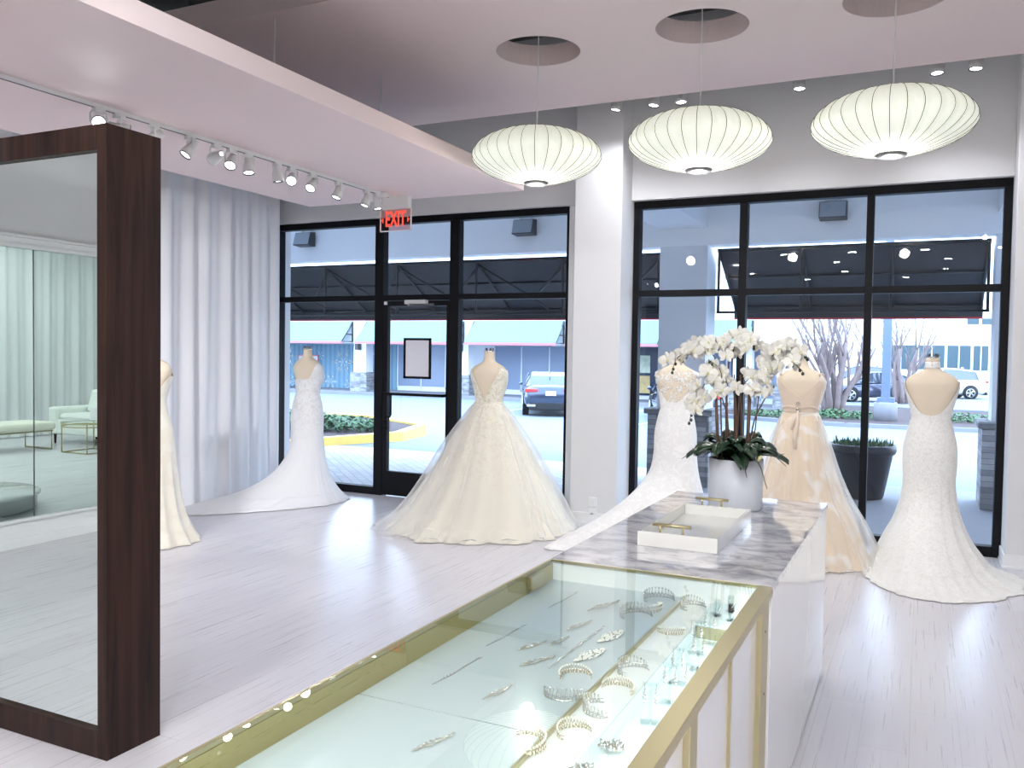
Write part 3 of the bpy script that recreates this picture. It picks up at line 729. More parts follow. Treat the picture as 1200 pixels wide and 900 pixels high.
# 0 ivory satin gown, side view
def zt0(d):
    a = abs(d); return 1.24 + .12*sm(20,70,a) + .05*sm(90,150,a)
gown('wedding_gown', 'ivory jacquard satin gown half hidden behind the dark framed mirror', (*P_[0],0), R(38), zt0,
     [(1.14,.128,.102,0,.004,0),(1.05,.148,.115,0,0,0),(.93,.183,.138,0,0,0),(.80,.20,.155,0,0,0),(.60,.215,.18,0,0,0),(.40,.24,.21,0,0,.02),(.22,.28,.25,0,0,.10),(.08,.34,.31,0,0,.22),(.015,.38,.35,0,0,.34),(.004,.385,.355,0,0,.36)], (R(230),2), (9,.09), M['satin'], seed=3)
# 1 one-shoulder lace gown, long train to the left
def zt1(d):
    a = abs(d); b = 1.275 + .015*sm(-60,0,d) + .16*sm(28,66,d) ; 
    if a > 90: b = 1.36 + (.08*sm(150,95,a) if d > 0 else 0)
    return b if a <= 90 else b
t = gown('wedding_gown', 'white one-shoulder lace gown with its long scalloped train swept left along the sheer curtain', (*P_[1],0), 0, zt1,
     [(1.14,.124,.102,0,.004,0),(1.03,.156,.124,0,0,0),(.90,.176,.142,0,0,0),(.75,.174,.146,0,0,0),(.58,.182,.157,.0,0,.0),(.42,.205,.18,.0,0,.06),(.28,.24,.22,0,0,.17),(.16,.29,.29,0,0,.36),(.08,.34,.36,0,0,.62),(.03,.38,.42,0,0,.88),(.014,.40,.44,0,0,1.02),(.004,.41,.45,0,0,1.10)], (R(243),1.3), (8,.085), M['lace_w2'], seed=5, wsc=.93, hemw=.014)
# 2 ball gown
def zt2(d):
    a = abs(d)
    return 1.17 + .295*min(1, a/52)**.95 - .03*sm(60,85,a) + .0*a if a < 110 else 1.40
t2 = gown('wedding_gown', 'full ivory beaded ball gown with a tulle overskirt, right of the shop door', (*P_[2],0), R(4), zt2,
     [(1.15,.126,.10,0,.004,0),(1.11,.145,.12,0,0,0),(1.04,.19,.165,0,0,0),(.92,.265,.24,0,0,0),(.76,.36,.34,0,0,0),(.58,.46,.44,0,0,.0),(.40,.56,.54,0,0,.02),(.24,.65,.61,0,0,.05),(.12,.71,.66,0,0,.10),(.05,.76,.69,0,0,.14),(.02,.78,.70,0,0,.16),(.004,.785,.705,0,0,.17)], (R(240),1.2), (14,.085), M['lace_i'], h0=0, soft=True, seed=8, wsc=.95, hemw=.02)
def overskirt(t, prof, n_f, amp, mt, seed, train, zstart, seg=200, rows=60, hem=.02):
    rnd = random.Random(seed); ph = [rnd.random()*6.28 for _ in range(8)]; g = G(); vs = []; fs = []
    tab = [(-i, *s) for i, s in enumerate(prof)]
    for k in range(rows+1):
        u = k/rows; z, rx, ry, dx, dy, tr = lerp_tab(tab, -u*(len(prof)-1)); z = max(.006, z)
        for j in range(seg):
            th = 2*PI*j/seg; f = .6*math.sin(n_f*th+ph[0]+1.2*math.sin(th+ph[3])+.6*u)+.4*math.sin(round(n_f*1.9)*th+ph[1]); m = 1+amp*f*min(1,u*2.5)
            ct = max(0, math.cos(th-train[0])); ex = tr*ct**train[1]; hf = 1+hem*math.sin(23*th+ph[2])*u**5
            vs.append((rx*m*hf*math.cos(th)+dx+ex*math.cos(train[0]), ry*m*hf*math.sin(th)+dy+ex*math.sin(train[0]), z+(.02*max(0,math.sin(19*th+ph[4])) if .93<u<.99 else 0)))
    for k in range(rows):
        for j in range(seg): fs.append((k*seg+j,(k+1)*seg+j,(k+1)*seg+(j+1)%seg,k*seg+(j+1)%seg))
    g.add(vs, fs, True); return g.build('tulle_overskirt', mt, t)
overskirt(t2, [(1.12,.155,.13,0,0,0),(1.04,.22,.20,0,0,0),(.92,.31,.285,0,0,0),(.76,.42,.40,0,0,0),(.58,.53,.50,0,0,0),(.40,.625,.60,0,0,.02),(.24,.71,.67,0,0,.06),(.12,.77,.71,0,0,.13),(.05,.82,.735,0,0,.21),(.012,.84,.73,0,0,.26)], 9, .045, M['tulle'], 4, (R(232),1.2), 1.12)
# loose pleats below the waist
g = G()
g.tube([(0,-.112,1.17),(.004,-.125,1.10),(0,-.20,1.0)], [.006,.010,.003], 8); g.build('back_button_band', M['lace_i'], t2)
# 3 lace gown with illusion back
def zt3(d):
    a = abs(d); return 1.20 + .09*sm(12,55,a) + .04*sm(55,80,a) + .03*sm(90,140,a)
t3 = gown('wedding_gown', 'white lace gown with sheer buttoned lace back, its train running left behind the counter', (*P_[3],0), 0, zt3,
     [(1.14,.132,.102,0,.004,0),(1.03,.158,.122,0,0,0),(.92,.176,.138,0,0,0),(.76,.180,.145,0,0,0),(.60,.20,.165,0,0,.02),(.46,.235,.20,0,0,.10),(.32,.27,.25,0,0,.24),(.19,.30,.29,0,0,.44),(.09,.32,.33,0,0,.64),(.03,.33,.34,0,0,.74),(.014,.33,.35,0,0,.79),(.004,.33,.35,0,0,.82)], (R(222),1.7), (8,.08), M['lace_w'], seed=11, hemw=.014)
def patch(t, nme, mt, zlo, zhi, dmax, off, n=40, rows=24):
    g = G(); vs = []; fs = []
    for k in range(rows+1):
        for j in range(n+1):
            d = -dmax + 2*dmax*j/n; th = R(d)+1.5*PI; lo = zlo(d); hi = zhi(d); z = lo+(hi-lo)*k/rows
            vs.append(torso_pt(th, z, off))
    for k in range(rows):
        for j in range(n): a = k*(n+1)+j; fs.append((a,a+1,a+n+2,a+n+1))
    g.add(vs, fs, True); return g.build(nme, mt, t)
patch(t3, 'illusion_back', M['illus'], lambda d: 1.19, lambda d: 1.47-.03*sm(70,110,abs(d)), 110, .0055)
g = G()
for k in range(13): p = torso_pt(1.5*PI, 1.41-k*.023, .012); g.ball(p, .0042, 8)
g.build('back_buttons', M['pearl'], t3)
for sgn in (-1,1):
    g = G(); vs=[]; fs=[]
    for k in range(9):
        a = k/8
        p = Vector(torso_pt(R(90+180 + sgn*(52+a*60)), 1.475-.02*a, .008)); q = p + Vector((sgn*.035, 0, -.035-.02*math.sin(a*PI)))
        vs += [p, (p+q)/2+Vector((sgn*.012,0,.008)), q]
    for k in range(8):
        for j in range(2): fs.append((k*3+j,k*3+j+1,k*3+j+4,k*3+j+3))
    g.add(vs, fs, True); o = g.build('cap_sleeve', M['lace_w'], t3); o.modifiers.new('cloth','SOLIDIFY').thickness = .002
# 4 champagne dress
def zt4(d):
    a = abs(d); return 1.285 + .17*min(1,a/60)**1.1 - .05*sm(62,90,a)
t4 = gown('wedding_gown', 'champagne dress with white floral tulle skirt and V back, right of the orchid', (*P_[4],0), R(-3), zt4,
     [(1.16,.13,.102,0,.004,0),(1.10,.155,.13,0,0,0),(1.0,.19,.175,0,0,0),(.88,.225,.215,0,0,0),(.72,.27,.26,0,0,.0),(.55,.325,.31,0,0,.0),(.38,.38,.36,.02,0,.02),(.22,.43,.40,.03,0,.05),(.09,.46,.43,.04,0,.07),(.02,.475,.44,.04,0,.09),(.004,.48,.445,.04,0,.10)], (R(300),1.5), (11,.10), M['champ'], h0=0, seed=21, wsc=1.02, hemw=.012)
patch(t4, 'ruched_bodice', M['champ_b'], lambda d: 1.16, lambda d: zt4(d)-.004, 100, .0125)
overskirt(t4, [(1.13,.15,.12,0,0,0),(1.0,.205,.185,0,0,0),(.85,.255,.24,0,0,0),(.68,.31,.30,0,0,0),(.50,.38,.36,.01,0,0),(.32,.45,.42,.04,0,.03),(.15,.51,.47,.06,0,.06),(.05,.55,.50,.07,0,.08),(.012,.56,.51,.07,0,.09)], 9, .05, M['tulle'], 9, (R(310),1.5), 1.12)
g = G()
for j in range(22):
    a = j/21
    for dd in (0,):
        pass
for k, z in enumerate((1.225,1.175)):
    p = torso_pt(1.5*PI, z, .018)
    for q in range(10): g.ball((p[0]+.014*math.cos(q*.628), p[1]-.002, p[2]+.014*math.sin(q*.628)), .0045, 6)
    g.ball(p, .007, 8)
g.build('crystal_brooch', M['cryst'], t4)
g = G()
for sgn in (-1,1):
    pts = [torso_pt(R(270+sgn*4), 1.19, .016)]+[torso_pt(R(270+sgn*a), 1.19+.012*math.sin(a/20), .013) for a in range(10,100,10)]
    g.tube(pts, [.006]+[.012]*(len(pts)-1), 6)
g.tube([(0,-.118,1.17),(.008,-.17,1.08),(.0,-.22,.98),(.012,-.25,.88)], [.008,.016,.020,.010], 8)
g.tube([(0,-.118,1.17),(-.02,-.165,1.10),(-.03,-.20,1.03)], [.008,.014,.008], 8); g.build('tied_sash', M['champ_b'], t4)
for sgn in (-1,1):
    g = G(); g.tube([torso_pt(R(270+sgn*(57+a*6)), 1.452+.012*math.sin(a/6*PI), .009) for a in range(0,7)], [.010]*7, 6); g.build('shoulder_strap', M['champ_b'], t4)
# 5 scoop back gown
def zt5(d):
    a = abs(d); 
    return 1.175 + .02*(a/25)**2*1.0 if a < 25 else min(1.43, 1.195 + .17*((a-25)/42)**1.3)
t5 = gown('wedding_gown', 'white beaded lace gown with deep scoop back and high collar, nearest the right wall', (*P_[5],0), R(-3), zt5,
     [(1.14,.135,.104,0,.004,0),(1.05,.158,.122,0,0,0),(.93,.182,.142,0,0,0),(.80,.184,.148,0,0,0),(.66,.178,.15,0,0,.0),(.52,.195,.17,0,0,.03),(.38,.235,.21,.0,0,.09),(.26,.29,.26,0,-.01,.17),(.16,.345,.31,.015,-.01,.26),(.09,.39,.345,.03,-.01,.33),(.045,.44,.38,.05,-.01,.39),(.02,.49,.41,.07,-.01,.43),(.011,.53,.44,.08,-.01,.45),(.004,.56,.45,.09,-.01,.47)], (R(270),.9), (8,.085), M['lace_s'], seed=31, wsc=1.02, hemw=.012)
g = G(); vs=[]; fs=[]
for k in range(5):
    for j in range(40): vs.append(torso_pt(2*PI*j/40, 1.525+.012*k, .004))
for k in range(4):
    for j in range(40): fs.append((k*40+j, k*40+(j+1)%40, (k+1)*40+(j+1)%40, (k+1)*40+j))
g.add(vs, fs, True); g.build('lace_collar', M['lace_w'], t5).modifiers.new('cloth','SOLIDIFY').thickness = .002
g = G(); 
for z in (1.55,1.575): g.ball(torso_pt(1.5*PI, z, .008), .005, 8)
g.build('collar_buttons', M['pearl'], t5)
g = G(); g.tube([torso_pt(1.5*PI, 1.17-.02*k, .012) for k in range(8)], .0022, 6); g.build('zip', M['pearl'], t5)

# ------------------------------------------------------------------ counter and showcase
CX0, CX1, CY0, CY1, CY2, CZ = -1.165, -.402, .55, 2.775, 4.52, .86
t = thing('counter', 'white lacquered sales counter with a grey veined marble top, joined to the glass jewellery case', 'counter', (-.78,3.65,0))
g = G(); g.box((CX0,CY1,CZ-.022),(CX1,CY2,CZ)); g.build('marble_top', M['marble'], t, bevel=.002)
g = G(); g.box((CX0+.01,CY1+.002,0),(CX0+.03,CY2-.01,CZ-.022)); g.build('side_panel', M['lacq'], t)
g = G(); g.box((CX1-.028,CY1+.002,.010),(CX1-.004,CY2-.01,CZ-.022)); g.build('side_panel', M['lacq'], t, bevel=.001)
g = G(); g.box((CX0+.03,CY2-.03,0),(CX1-.028,CY2-.01,CZ-.022)); g.build('end_panel', M['lacq'], t)
g = G(); g.box((CX0+.03,CY1+.002,0),(CX1-.028,CY1+.02,CZ-.022)); g.build('end_panel', M['lacq'], t)

t = thing('display_case', 'glass-topped jewellery display case in a brushed gold frame, right foreground', 'display case', (-.78,1.7,0))
zr = CZ; rt = .030
g = G()
g.box((CX1-.044,CY0,zr-rt),(CX1,CY1-.001,zr)); g.build('top_rail', M['gold'], t, bevel=.0015)
g = G(); g.box((CX0,CY0,zr-.012),(CX0+.010,CY1-.001,zr)); g.build('top_rail', M['gold'], t, bevel=.001)
g = G(); g.box((CX0+.01,CY0,zr-rt),(CX1-.044,CY0+.03,zr)); g.build('top_rail', M['gold'], t, bevel=.001)
g = G(); g.box((CX0+.010,CY1-.007,zr-.012),(CX1-.044,CY1-.001,zr)); g.build('top_rail', M['gold'], t, bevel=.001)
g = G(); g.box((CX0+.010,CY0+.03,zr-.009),(CX1-.046,CY1-.008,zr-.001)); g.build('glass_top', M['caseglass'], t)
# inner walls, decks
g = G(); g.box((CX0,CY0,.0),(CX0+.012,CY1-.003,zr-.012)); g.build('side_wall', [M['goldd']], t)
for yy in (2.55,):
    g = G(); g.prism([(yy,zr-.014),(yy+.10,zr-.014),(yy+.09,zr-.060),(yy+.01,zr-.055)], 'x', CX0+.012, CX0+.03); g.build('bracket', M['gold'], t)
M['deckp'] = mat('pale_velvet_glass_deck', (.52,.58,.60), .12, coat=.4, var=.03)
M['deckw'] = mat('white_deck', (.86,.87,.86), .18, coat=.3)
M['deckb'] = mat('pale_blue_glass_deck', (.66,.78,.81), .15, coat=.4)
g = G()
for (a, b) in ((CY0+.01,1.615),(1.62,CY1-.004)): g.box((CX0+.012,a,.772),(-.686,b,.788))
g.build('deck_panel', M['deckp'], t)
g = G(); g.box((-.686,CY0+.01,.766),(-.679,CY1-.004,.792)); g.build('shelf_edging', M['gold'], t)
g = G()
for (a, b) in ((CY0+.01,1.615),(1.62,CY1-.004)): g.box((-.679,a,.765),(-.583,b,.782))
g.build('lit_deck', M['deckw'], t)
g = G(); g.box((-.583,CY0+.01,.738),(-.440,CY1-.004,.750)); g.box((-.586,CY0+.01,.745),(-.5815,CY1-.004,.784)); g.build('well_deck', M['deckb'], t)
g = G(); g.box((CX0+.012,CY1-.004,.69),(CX1-.005,CY1+.0,zr-.012)); g.build('end_wall', M['deckw'], t)
M['led'] = emis('led_glow', (1,1,.96), 5)
g = G(); g.box((-.4455,CY0+.05,.8275),(-.4435,CY1-.03,.8305)); g.build('led_strip', M['led'], t)
area('led_lamp', (-.465,1.75,.822), (0,R(20),0), .02, 2.0, 1.3, (1,.99,.95), t)
g = G(); g.box((CX1-.030,CY0,.02),(CX1-.022,CY1-.003,zr-rt)); g.build('front_panel', M['lacq'], t)
g = G(); g.box((CX0+.012,CY0+.002,.02),(CX1-.030,CY0+.012,zr-rt)); g.build('front_panel', M['lacq'], t)
for (a, b) in ((2.62,2.74),(1.735,1.80),(.85,.91)):
    g = G(); g.box((CX1-.026,a,0),(CX1-.006,b,zr-rt)); g.build('gold_post', M['gold'], t, bevel=.002)
for a in (2.20,1.30): g = G(); g.box((CX1-.024,a,.02),(CX1-.014,a+.012,zr-rt)); g.build('gold_strip', M['gold'], t)
g = G(); g.box((CX1-.0065,2.675,.74),(CX1-.004,2.682,.747)); g.cyl((CX1-.007,2.68,.55),(CX1-.004,2.68,.55),.004,8); g.build('screw', M['darkgrey'], t)
# risers in the well
def riser(y0, y1, lb):
    t = thing('display_riser', lb, 'display riser', (-.51,(y0+y1)/2,.75))
    g = G(); g.box((-.578,y0,.75),(-.462,y1,.788)); g.build('box', M['gold'], t, bevel=.001)
    g = G(); g.box((-.581,y0-.003,.788),(-.459,y1+.003,.794)); g.build('glass_plate', M['deckb'], t)
riser(2.50,2.74,'gold riser with a glass plate at the far end of the jewellery case')
riser(1.18,1.64,'gold riser with a glass plate at the near end of the jewellery case')

# jewellery ---------------------------------------------------------
rj = random.Random(5)
def tiara(w, h, n, mt, stone):
    t = thing('tiara', '', 'tiara', (0,0,0), 0, 'tiaras in the jewellery case', local=True)
    g = G(); arc = [(w*math.cos(a), w*.85*math.sin(a), .003) for a in [PI*(-.12)+PI*1.24*k/30 for k in range(31)]]; g.tube(arc, .0016, 5)
    g.tube([(p[0]*.97, p[1]*.97, p[2]+h*.30) for p in arc], .0010, 4)
    for k in range(n):
        a = PI*(-.05)+PI*1.10*(k+.5)/n; hh = h*(.45+.55*math.sin(PI*(k+.5)/n)); c = Vector((w*math.cos(a), w*.85*math.sin(a), 0)); tn = Vector((-math.sin(a), math.cos(a), 0))
        da = w*PI/n*.5
        g.tube([c-tn*da, c-tn*da*.5+Vector((0,0,hh*.6)), c+Vector((0,0,hh)), c+tn*da*.5+Vector((0,0,hh*.6)), c+tn*da], .0011, 4)
    g.build('band', mt, t)
    g = G()
    for k in range(n):
        a = PI*(-.05)+PI*1.10*(k+.5)/n; hh = h*(.45+.55*math.sin(PI*(k+.5)/n)); c = (w*math.cos(a), w*.85*math.sin(a))
        g.ball((c[0],c[1],hh+.002), .0034, 6); g.ball((c[0],c[1],hh*.5), .0028, 6)
    for p in arc[::2]: g.ball(p, .0024, 6)
    g.build('stones', stone, t); return t
def spray(L, wd, n, mt, stone, nme, lb, cat, group):
    t = thing(nme, lb, cat, (0,0,0), 0, group, local=True)
    g = G(); g.tube([(L*(k/12-.5), wd*.25*math.sin(k*.7), .003) for k in range(13)], .0011, 5)
    for k in range(n):
        x = L*(rj.random()-.5); y = wd*.5*(rj.random()*2-1)*math.cos(PI*x/L); 
        g.tube([(x-.006, wd*.1*math.sin(x*60), .003),(x, y, .005)], .0008, 4)
    g.build('wire', mt, t); g = G()
    for k in range(n):
        x = L*(rj.random()-.5); y = wd*.5*(rj.random()*2-1)*math.cos(PI*x/L); g.ball((x,y,.004+.003*rj.random()), .0022+.002*rj.random(), 6, (1,1,.7))
    g.build('stones', stone, t); return t
LZ = .7885; RZ = .7825
spots = []
A = tiara(.055,.030,15,M['silver'],M['cryst']); B = tiara(.050,.022,19,M['goldj'],M['pearl'])
tl = [(-.73,1.83,LZ,'lying left of the gold shelf edge, nearest the reflected lamp'),(-.745,1.945,LZ,'second up left of the gold shelf edge'),(-.76,2.49,LZ,'below two others near the far left back of the case'),(-.75,2.585,LZ,'middle one of three near the far back of the case'),(-.745,2.69,LZ,'farthest of those on the pale deck'),
      (-.635,1.66,RZ,'nearest one on the bright lit deck'),(-.63,1.80,RZ,'second nearest on the bright lit deck'),(-.63,1.93,RZ,'third nearest on the bright lit deck'),(-.632,2.06,RZ,'fourth on the bright lit deck, a plain ring shape'),(-.632,2.42,RZ,'fifth on the bright lit deck, beyond the rings'),(-.63,2.68,RZ,'farthest on the bright lit deck'),(-.70,1.56,LZ,'near the bottom edge on the pale deck')]
for k, (x, y, z, lb) in enumerate(tl):
    src = A if k % 2 == 0 else B; rot = rj.uniform(-1.2,1.2)+(0 if k%3 else PI)
    lbl = ('silver crystal tiara ' if k%2==0 else 'gold pearl tiara ') + lb
    if k < 2: src.location = (x,y,z); src.rotation_euler = (0,0,rot); src['label'] = lbl; src.scale = (.8,.8,.9)
    else: dup(src, (x,y,z), rot, lbl, scale=(.9,.9,1.0) if z == LZ else (.78,.78,1.0))
sp1 = spray(.15,.030,46,M['goldj'],M['cryst'],'hair_comb','','hair comb','hair combs in the jewellery case')
sl = [(-.88,2.54,'on the pale deck by the far left back'),(-.88,2.32,'left of the long bracelet'),(-.88,2.17,'with dark stones, middle of the pale deck'),(-.87,1.77,'alone on the left of the pale deck'),(-.87,1.48,'bottom left of the jewellery case'),(-.87,2.00,'halfway along the left row'),(-.93,2.10,'outermost on the left row')]
for k, (x, y, lb) in enumerate(sl):
    lbl = 'gilt crystal hair comb ' + lb
    if k == 0: sp1.location = (x,y,LZ); sp1.rotation_euler = (0,0,R(70)); sp1['label'] = lbl
    else: dup(sp1, (x,y,LZ), R(70+rj.uniform(-15,15)), lbl, scale=rj.uniform(.6,.95))
sp2 = spray(.13,.042,120,M['silver'],M['pearl'],'bracelet','wide pearl bracelet beside the gold shelf edge, nearer the camera','bracelet','bracelets in the jewellery case')
sp2.location = (-.765,2.10,LZ); sp2.rotation_euler = (0,0,R(72))
dup(sp2, (-.765,2.27,LZ), R(76), 'wide crystal bracelet beside the gold shelf edge, farther from the camera')
t = thing('bracelet', 'long thin crystal bracelet laid straight along the pale deck', 'bracelet', (-.82,2.16,LZ), R(88), 'bracelets in the jewellery case', local=True)
g = G(); g.tube([(-.19,0,.002),(0,.004,.002),(.19,0,.002)], .0010, 5); g.build('chain', M['goldj'], t)
g = G()
for k in range(46): g.ball((-.19+.38*k/45, .002*math.sin(k), .0025), .0032, 6)
g.build('stones', M['cryst'], t)
for k, (x, y, lb) in enumerate(((-1.02,2.55,'farther left'),(-1.03,2.15,'in the middle left'),(-1.02,1.85,'nearer left'))):
    t = thing('necklace', 'fine chain necklace laid straight along the pale deck, ' + lb, 'necklace', (x,y,LZ), R(86), 'necklaces on the pale deck', local=True)
    g = G(); g.tube([(-.11,.004,.0015),(-.03,-.003,.0015),(.04,.003,.0015),(.11,-.002,.0015)], .0009, 5); g.build('chain', M['silver'], t)
    g = G()
    for q in range(16): g.ball((-.10+.2*q/15, .003*math.sin(q*.5), .002), .0022, 6)
    g.build('stones', M['cryst'], t)
# small stone clusters (earrings and pins) on riser
cl = spray(.055,.045,60,M['goldj'],M['cryst'],'brooch','','brooch','brooches on the riser')
for k, (x, y, lb) in enumerate(((-.53,1.60,'farther from the camera'),(-.55,1.48,'beside the rail'),(-.54,1.35,'nearest the camera'))):
    lbl = 'clustered crystal brooch on the near gold riser, ' + lb
    if k == 0: cl.location = (x,y,.795); cl['label'] = lbl; cl.scale = (1,1,2.5)
    else: dup(cl, (x,y,.795), rj.uniform(0,3), lbl)
# acrylic stands with earrings
def stand(h):
    t = thing('jewellery_stand', '', 'jewellery stand', (0,0,0), 0, 'clear jewellery stands', local=True)
    g = G(); g.box((-.022,-.016,0),(.022,.016,.004)); g.build('base', M['acryl'], t)
    g = G(); g.box((-.0035,-.0035,.004),(.0035,.0035,h)); g.build('post', M['acryl'], t)
    g = G(); g.box((-.018,-.003,h),(.018,.003,h+.006)); g.build('cross_bar', M['acryl'], t); return t
def earring():
    t = thing('earring', '', 'earring', (0,0,0), 0, 'drop earrings on the stands', local=True)
    g = G(); g.tube([(0,0,0),(0,.003,.004),(0,0,-.004),(0,0,-.03)], .0007, 4); g.build('hook', M['goldj'], t)
    g = G()
    for z, r in ((-.008,.003),(-.016,.0045),(-.026,.006),(-.036,.0045)): g.ball((0,0,z), r, 8, (1,.6,1))
    g.build('stones', M['cryst'], t); return t
S = stand(.088); E_ = earring()
st = [(-.53,1.86),(-.52,1.99),(-.535,2.12),(-.51,2.24),(-.545,2.36),(-.53,2.46),(-.475,2.02)]
wd = ['nearest the camera','second from the camera','third from the camera','fourth from the camera','fifth from the camera','just before the far gold riser','against the gold rail']
for k, (x, y) in enumerate(st):
    lbl = 'clear acrylic T-shaped earring stand, ' + wd[k]; rz = rj.uniform(-.5,.5)
    o = S if k == 0 else dup(S, (x,y,.7505), rz)
    o.location = (x,y,.7505); o.rotation_euler = (0,0,rz); o['label'] = lbl
    for q, sg in enumerate((-1,1)):
        e = E_ if (k == 0 and q == 0) else dup(E_, (0,0,0))
        e.location = (x+sg*.013*math.cos(rz), y+sg*.013*math.sin(rz)-.001, .7505+.086); e.rotation_euler = (0,0,rz)
        e['label'] = 'crystal drop earring hanging ' + ('left' if sg < 0 else 'right') + ' on the stand ' + wd[k]
for k, (x, y) in enumerate(((-.54,2.60),(-.51,2.66),(-.49,2.57))):
    t = thing('glass_tube_stand', ['clear glass tube stand on the far riser, left one','clear glass tube stand on the far riser, rear one','clear glass tube stand on the far riser, right one'][k], 'jewellery stand', (x,y,.7945), 0, 'glass tubes on the far riser', local=True)
    g = G(); g.lathe([(.010,0),(.010,.050),(.0085,.050),(.0085,.002),(0,.002)], n=16, close=False); g.build('tube', M['acryl'], t)
    g = G(); g.lathe([(.016,0),(.016,.003),(.01,.004)], n=16, close=True); g.build('foot', M['acryl'], t)

# ------------------------------------------------------------------ tray
t = thing('tray', 'off-white square lacquer tray with two gold bar handles on the marble counter', 'tray', (-.83,3.47,.86))
M['tray'] = mat('tray_lacquer', (.74,.74,.70), .15, coat=.6)
a, b = (-.958,3.135), (-.655,3.83); th = .012; tz = .86
g = G(); g.box((a[0],a[1],tz+.001),(b[0],b[1],tz+.012)); g.build('base', M['tray'], t)
g = G(); g.box((a[0],a[1],tz+.012),(b[0],a[1]+th,tz+.056)); g.box((a[0],b[1]-th,tz+.012),(b[0],b[1],tz+.056)); g.box((a[0],a[1]+th,tz+.012),(a[0]+th,b[1]-th,tz+.056)); g.box((b[0]-th,a[1]+th,tz+.012),(b[0],b[1]-th,tz+.056)); g.build('rim', M['tray'], t)
for yy in (a[1]+.006, b[1]-.006):
    g = G(); g.tube([(-.90,yy,tz+.086),(-.755,yy,tz+.086)], .0065, 10)
    for xx in (-.872,-.785): g.cyl((xx,yy,tz+.055),(xx,yy,tz+.086), .005, 10)
    g.build('handle', M['gold'], t)

# ------------------------------------------------------------------ potted orchid
OX, OY = -.788, 4.15
t = thing('potted_orchid', 'white orchid with arching sprays in a matt white cylinder pot on the marble counter', 'potted plant', (OX,OY,.86), 0, local=True)
M['pot'] = mat('matt_white_ceramic', (.52,.54,.58), .5)
M['leafo'] = mat('orchid_leaf', (.012,.035,.016), .3, coat=.3, var=.4)
M['stemo'] = mat('brown_stem', (.085,.045,.028), .6, var=.3)
M['twig'] = mat('dark_twig', (.02,.018,.012), .6)
M['root'] = mat('grey_green_root', (.10,.11,.08), .6)
M['petal'] = mat('orchid_petal', (.66,.64,.58), .6, var=.04)
M['lip'] = mat('orchid_lip', (.66,.60,.32), .5)
M['moss'] = mat('dark_moss', (.02,.03,.012), .9, bump=.5, bscale=60)
ph_ = .240; pr = .127
g = G(); g.lathe([(0,.0),(pr-.008,.0),(pr,.012),(pr,ph_),(pr-.012,ph_),(pr-.012,ph_-.03),(0,ph_-.03)], n=48, close=False); g.build('pot', M['pot'], t)
g = G(); g.lathe([(pr-.013,.0),(pr-.06,.02),(0,.03)], (0,0,ph_-.03), 32, close=False); g.build('moss', M['moss'], t)
ro = random.Random(12)
def leaf(az, L, wd, up, droop):
    g = G(); n = 12; wd *= 1.35; L *= 1.12; vs = []; fs = []
    ca, sa = math.cos(az), math.sin(az)
    for k in range(n+1):
        u = k/n; r = .015+L*u*math.cos(.35*u); z = up*math.sin(u*PI*.62)-droop*u*u; w_ = wd*math.sin(PI*min(.97,.10+.86*u))**.7
        for s_, dz in ((-1,.18*w_),(-.5,.02),(0,-.06*w_),(.5,.02),(1,.18*w_)):
            vs.append((r*ca - s_*w_*sa, r*sa + s_*w_*ca, z+dz+ph_-.02))
    for k in range(n):
        for j in range(4): a = k*5+j; fs.append((a,a+1,a+6,a+5))
    g.add(vs, fs, True); o = g.build('leaf', M['leafo'], t); o.modifiers.new('thick','SOLIDIFY').thickness = .003
for k in range(26):
    az = k*2.39996+ro.uniform(-.2,.2); ring = k/26
    leaf(az, .09+.12*ring+ro.uniform(0,.03), .026+.010*ro.random(), .13-.06*ring+ro.uniform(-.02,.02), .02+.05*ring)
for k, (az, L) in enumerate(((3.2,.26),(3.0,.22),(-.15,.24),(.2,.22),(-.6,.20),(-1.1,.18),(2.7,.2),(3.7,.18))):
    g = G(); c, s_ = math.cos(az), math.sin(az); d_ = (.10 if k in (4,5) else .0)
    g.tube([(c*.04,s_*.04,ph_-.01),(c*L*.5,s_*L*.5,ph_+.05),(c*L*.8,s_*L*.8,ph_+.02-d_*.5),(c*L,s_*L,ph_-.02-d_+.05*(k%2))], [.004,.004,.003,.0015], 6); g.build('root', M['root'], t)
def flower_mesh():
    g = G(); g.cur = 0
    def petal(ang, L, W, cup):
        n = 6; vs = []; fs = []; m = Matrix.Rotation(ang, 4, 'Y')
        for k in range(n+1):
            u = k/n; w_ = W*math.sin(PI*min(.96,.06+.9*u))**.6
            for s_ in (-1,-.5,0,.5,1): vs.append(m @ Vector((s_*w_, -.004-cup*(u**2)+.006*abs(s_)*0 - .004*(1-abs(s_)), .004+L*u)))
        for k in range(n):
            for j in range(4): a = k*5+j; fs.append((a,a+1,a+6,a+5))
        g.add(vs, fs, True)
    for a in (0, 2.30, -2.30): petal(a, .036, .011, .004)
    for a in (1.25, -1.25): petal(a, .042, .022, .006)
    g.cur = 1; g.ball((0,-.010,-.002), .006, 8, (1,1.2,.8)); g.ball((0,-.012,-.008), .004, 8, (1.2,1,1.4)); 
    o = g.build('flower', [M['petal'], M['lip']]); o.data.name = 'flower'; return o
fproto = flower_mesh(); fproto.parent = t; used = [False]
def put_flower(p, rot, s=1.0):
    if not used[0]: o = fproto; used[0] = True
    else: o = fproto.copy(); COL.objects.link(o); o.parent = t
    o.location = p; o.rotation_euler = rot; o.scale = (s,)*3
